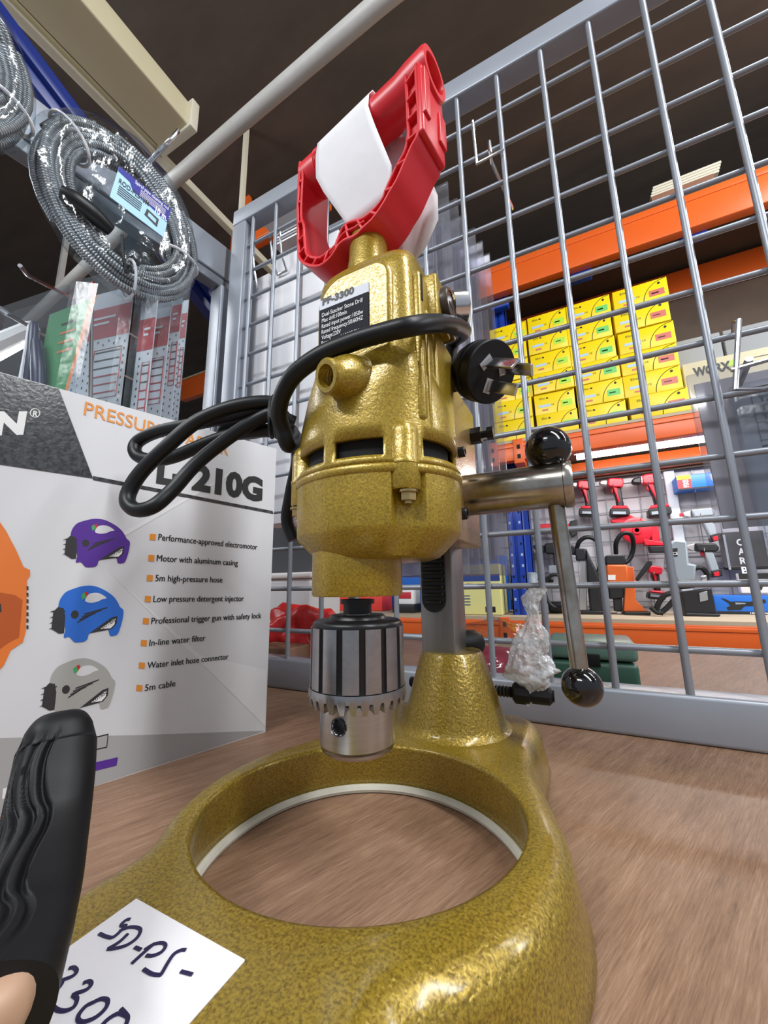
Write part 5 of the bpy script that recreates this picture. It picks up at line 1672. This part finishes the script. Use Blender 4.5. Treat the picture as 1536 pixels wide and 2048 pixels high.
# black grinder heap right of the router
x, z = pxz(1112, 1200, MY)
gd_ = thing('angle_grinder', (x, MY, DK1), 'dark angle grinder with coiled cable between router and black magnetic drill', 'power tool')
MB().rbox((x - .035, MY - .03, DK1), (x + .05, MY + .03, DK1 + .05), .012).build('body', tool_black, gd_)
MB().tube([(x + .05 * math.cos(a) + .01, MY - .04 - .004 * a, DK1 + .10 + .075 * math.sin(a)) for a in [k * .5 for k in range(27)]], .007, 8, sub=2).build('cable', black_rub, gd_)

# ---- printed boxes
x0, z0 = pxz(1352, 985); x1, z1 = pxz(1452, 946)
fb = thing('printed_box', ((x0 + x1) / 2, TY, z0), 'blue box with red end and grey grinder picture hung high on the grid wall', 'box')
MB().rbox((x0, TY - .05, z0), (x1, TY + .05, z1), .002).build('box_body', box_blue, fb)
p = MB(); yy = TY - .0507; wv = x1 - x0; hv = z1 - z0
RR = lambda a, b, c, d, mi: p.add([(x0 + wv * a, yy, z0 + hv * b), (x0 + wv * c, yy, z0 + hv * b), (x0 + wv * c, yy, z0 + hv * d), (x0 + wv * a, yy, z0 + hv * d)], [(0, 1, 2, 3)], mi)
RR(0, .1, .27, .72, 0); RR(0, .72, .27, 1, 1); RR(0, 0, 1, .1, 2)
p.add([(x0 + wv * a, yy - .0003, z0 + hv * b) for a, b in ((.62, .88), (.68, .93), (.80, .74), (.98, .70), (1.0, .52), (.84, .46), (.80, .25), (.68, .28), (.64, .50))], [tuple(range(9))], 3)
put_text(p, 'FIXE', (x0 + wv * .21, yy - .0004, z0 + hv * .16), EZ, -EX, hv * .52, wv * .10, 4, .03)
p.build('printed_front', [ink_red, yellow, ink_black, tool_grey, print_white], fb, smooth=0)
peg(fb, 1385, 988)
x0, z0 = pxz(1428, 1242, TY - .04); x1, z1 = pxz(1560, 1190, TY - .04)
z0 = DK1
gb = thing('grinder_box', ((x0 + x1) / 2, TY - .04, DK1), 'blue angle grinder box standing on the lower shelf at right', 'box')
MB().rbox((x0, TY - .09, z0), (x1, TY + .04, z1), .002).build('box_body', box_blue, gb)
p = MB(); yy = TY - .0907; wv = x1 - x0; hv = z1 - z0
RR(0, 0, 1, .14, 2)
p.add([(x0 + wv * a, yy - .0003, z0 + hv * b) for a, b in ((.10, .86), (.16, .82), (.24, .66), (.34, .68), (.50, .66), (.66, .80), (.72, .78), (.72, .62), (.56, .44), (.42, .42), (.36, .22), (.18, .20), (.16, .34), (.22, .44), (.20, .58))], [tuple(range(15))], 2)
p.add([(x0 + wv * a, yy - .0006, z0 + hv * b) for a, b in ((.30, .52), (.44, .54), (.44, .60), (.30, .62))], [(0, 1, 2, 3)], 3)
put_text(p, '100mm ANGLE', (x0 + wv * .48, yy - .0006, z0 + hv * .03), EX, EZ, wv * .38, hv * .08, 4, .03)
p.build('printed_front', [ink_red, yellow, ink_black, tool_grey, print_white], gb, smooth=0)
x0, z0 = pxz(1452, 1140); x1, z1 = pxz(1520, 1062)
cc = thing('saw_case', ((x0 + x1) / 2, TY, z0), 'black pack with white letters down its edge hung behind the size-table pack', 'packaging')
MB().rbox((x0, TY - .03, z0), (x1, TY + .03, z1), .003).build('case_body', ink_black, cc)
p = MB()
for k, c_ in enumerate('CARB'):
    put_text(p, c_, (x0 + .044, TY - .0307, z1 - .06 - .040 * k), EX, EZ, .022, .028, 0, .03)
p.box((x0 + .002, TY - .0307, z0), (x0 + .010, TY - .0302, z1 - .01), 1)
p.build('lettering', [print_white, tool_grey], cc, smooth=0)
peg(cc, 1484, 1058)
x0, z0 = pxz(1468, 1185); x1, z1 = pxz(1560, 1146)
pb_ = thing('printed_pack', ((x0 + x1) / 2, TY, z0), 'white pack with black tool picture under the black lettered pack', 'packaging')
MB().rbox((x0, TY - .09, z0), (x1, TY - .058, z1), .002).build('pack_body', white_card, pb_)
p = MB(); yy = TY - .0907; wv = x1 - x0; hv = z1 - z0
RR(0, .7, 1, 1, 0)
p.add([(x0 + wv * a, yy - .0003, z0 + hv * b) for a, b in ((.15, .45), (.3, .55), (.45, .5), (.6, .6), (.75, .4), (.6, .3), (.45, .4), (.4, .15), (.32, .15), (.3, .38), (.15, .3))], [tuple(range(11))], 0)
p.build('printed_front', [ink_black], pb_, smooth=0)
peg(pb_, 1500, 1148)

# ---- bay left of the blue upright
x0, z0 = pxz(888, 1238, 1.85); x1, z1 = pxz(1000, 1128, 1.85)
yb = thing('cream_carton', ((x0 + x1) / 2, 1.9, DK1), 'pale yellow carton with blue stripe left of the blue upright', 'box')
MB().rbox((x0, 1.82, DK1), (x1, 1.98, z1), .003).build('carton_body', yellow_pale, yb)
p = MB(); yy = 1.8193; wv = x1 - x0; hv = z1 - DK1; z0 = DK1
RR(0, .66, 1, .80, 0); RR(.74, .05, .90, .16, 2)
put_text(p, 'Cheng', (x0 + wv * .42, yy - .0003, z0 + hv * .56), EX, EZ, wv * .40, hv * .06, 1, .02)
for k in range(4):
    RR(.10, .36 - .06 * k, .50, .38 - .06 * k, 0)
p.build('printed_front', [mat('ink_deep_blue', (.03, .06, .25), .4), ink_red, ink_black], yb, smooth=0)
x0, z0 = pxz(795, 1238, 1.90); x1, z1 = pxz(832, 1178, 1.90)
wm = thing('bench_machine', ((x0 + x1) / 2, 1.9, DK1), 'small white and black machine with a red panel seen past the chuck', 'machine')
MB().rbox((x0, 1.86, DK1 + .04), (x1, 1.96, z1), .006).build('machine_body', print_white, wm)
MB().rbox((x0, 1.84, DK1), (x1 + .01, 1.97, DK1 + .04), .004).build('base', tool_black, wm)
MB().rbox((x0 + .02, 1.857, DK1 + .07), (x1 - .012, 1.860, z1 - .015), .002).build('front_panel', ink_red, wm)
x0, z0 = pxz(660, 1240, 2.0); x1, z1 = pxz(775, 1188, 2.0)
o = MB().rbox((x0, 1.93, DK1), (x1, 2.06, z1), .003).build('red_carton', mat('red_carton', (.75, .05, .04), .4)); tag(o, 'red carton on the lower shelf behind the drill spindle', 'box')
x0, z0 = pxz(782, 1178, 2.1); x1, z1 = pxz(1010, 1130, 2.1)
o = MB().rbox((x0, 2.08, DK1), (x1, 2.2, z1 + .05), .003).build('blue_carton', box_blue); tag(o, 'blue carton at the back of the lower shelf behind the pale yellow one', 'box')

# ================================================================== BLACK HANDLE AND THE HAND
bh = thing('hand_tool', at(80, 1700, 1, .08), 'black ribbed plastic tool handle rising at the lower left edge', 'hand tool')
hp_ = [(121, 1434, .088, .10), (121, 1444, .088, .52), (119, 1462, .087, .84), (115, 1500, .086, .98), (106, 1565, .083, 1.0), (94, 1640, .080, 1.0), (80, 1710, .076, 1.0), (62, 1790, .071, 1.0), (32, 1880, .065, 1.02), (-6, 1970, .058, 1.05), (-60, 2090, .050, 1.1)]
PP, RR_ = crom([at(x, y, 1, Y) for x, y, Y, r in hp_], [r * .0116 for *_, r in hp_], 9)
hb = MB(); NQ = 220; rsx = []
Lsum = 0
for i, c in enumerate(PP):
    t_ = (PP[min(i + 1, len(PP) - 1)] - PP[max(i - 1, 0)]).normalized()
    vw = (CAM - c).normalized()
    n1 = vw.cross(t_).normalized(); n2 = t_.cross(n1).normalized()
    if n1.dot(RGT) < 0:
        n1 = -n1
    if i:
        Lsum += (PP[i] - PP[i - 1]).length
    ring = []
    for q_ in range(NQ):
        a = 2 * PI * q_ / NQ                      # 0 = right of the view, 90 deg = towards the viewer
        sq = (abs(math.cos(a)) ** 3 + abs(math.sin(a)) ** 3) ** (-1 / 3)
        r = RR_[i] * sq
        aa = a + .15 * math.sin(Lsum * 165 + 1.2)
        if .52 * PI < aa < 1.2 * PI and .006 < Lsum < .095:
            fade = min(1, (Lsum - .006) / .006, (.095 - Lsum) / .03)
            r *= 1 - .15 * fade * max(0, math.sin((aa - .52 * PI) * 19)) ** .6
        ring.append(c + n1 * (r * math.cos(a) * 1.04) + n2 * (r * math.sin(a) * 1.1))
    rsx.append(ring)
hb.rings(rsx)
hb.build('ribbed_grip', black_plug, bh, smooth=70)

# hand closing round the foot of the handle: a finger shows at the corner
hv_ = []; he_ = []; hr_ = []


def chain(start, pts, rad):
    prev = start
    for p, r in zip(pts, rad):
        hv_.append(p); hr_.append(r); i = len(hv_) - 1
        if prev is not None:
            he_.append((prev, i))
        prev = i
    return prev


pal = [depth(-430, 2060, .120), depth(-340, 2075, .112), depth(-250, 2090, .104)]
chain(None, pal, [.020, .021, .019])
chain(2, [depth(-150, 2100, .094), depth(-84, 2082, .088), depth(-28, 2055, .085), depth(-4, 2000, .084), depth(-6, 1945, .085)], [.0100, .0094, .0090, .0084, .0060])
for k in range(1, 4):
    dx, dy = -62 * k, 14 * k
    chain(2 if k < 2 else 1, [depth(-160 + dx, 2100 + dy, .088), depth(-95 + dx, 2085 + dy, .082), depth(-45 + dx, 2066 + dy, .079), depth(-22 + dx, 2030 + dy, .078), depth(-18 + dx, 1995 + dy, .078)], [.0092, .0086, .0080, .0072, .0052])
chain(1, [depth(-330, 1990, .118), depth(-290, 1920, .124), depth(-235, 1870, .126), depth(-190, 1840, .126)], [.012, .0110, .0100, .0072])
me = bpy.data.meshes.new('hand'); me.from_pydata([tuple(v) for v in hv_], he_, []); me.update()
ho = bpy.data.objects.new('hand', me); COL.objects.link(ho)
md = ho.modifiers.new('Skin', 'SKIN'); md.use_smooth_shade = True
for v, r in zip(me.skin_vertices[0].data, hr_):
    v.radius = (r, r)
me.skin_vertices[0].data[0].use_root = True
md = ho.modifiers.new('Subsurf', 'SUBSURF'); md.levels = 2; md.render_levels = 2
me.materials.append(skin_m)
tag(ho, "person's hand gripping the black handle, one fingertip showing at lower left", 'person')
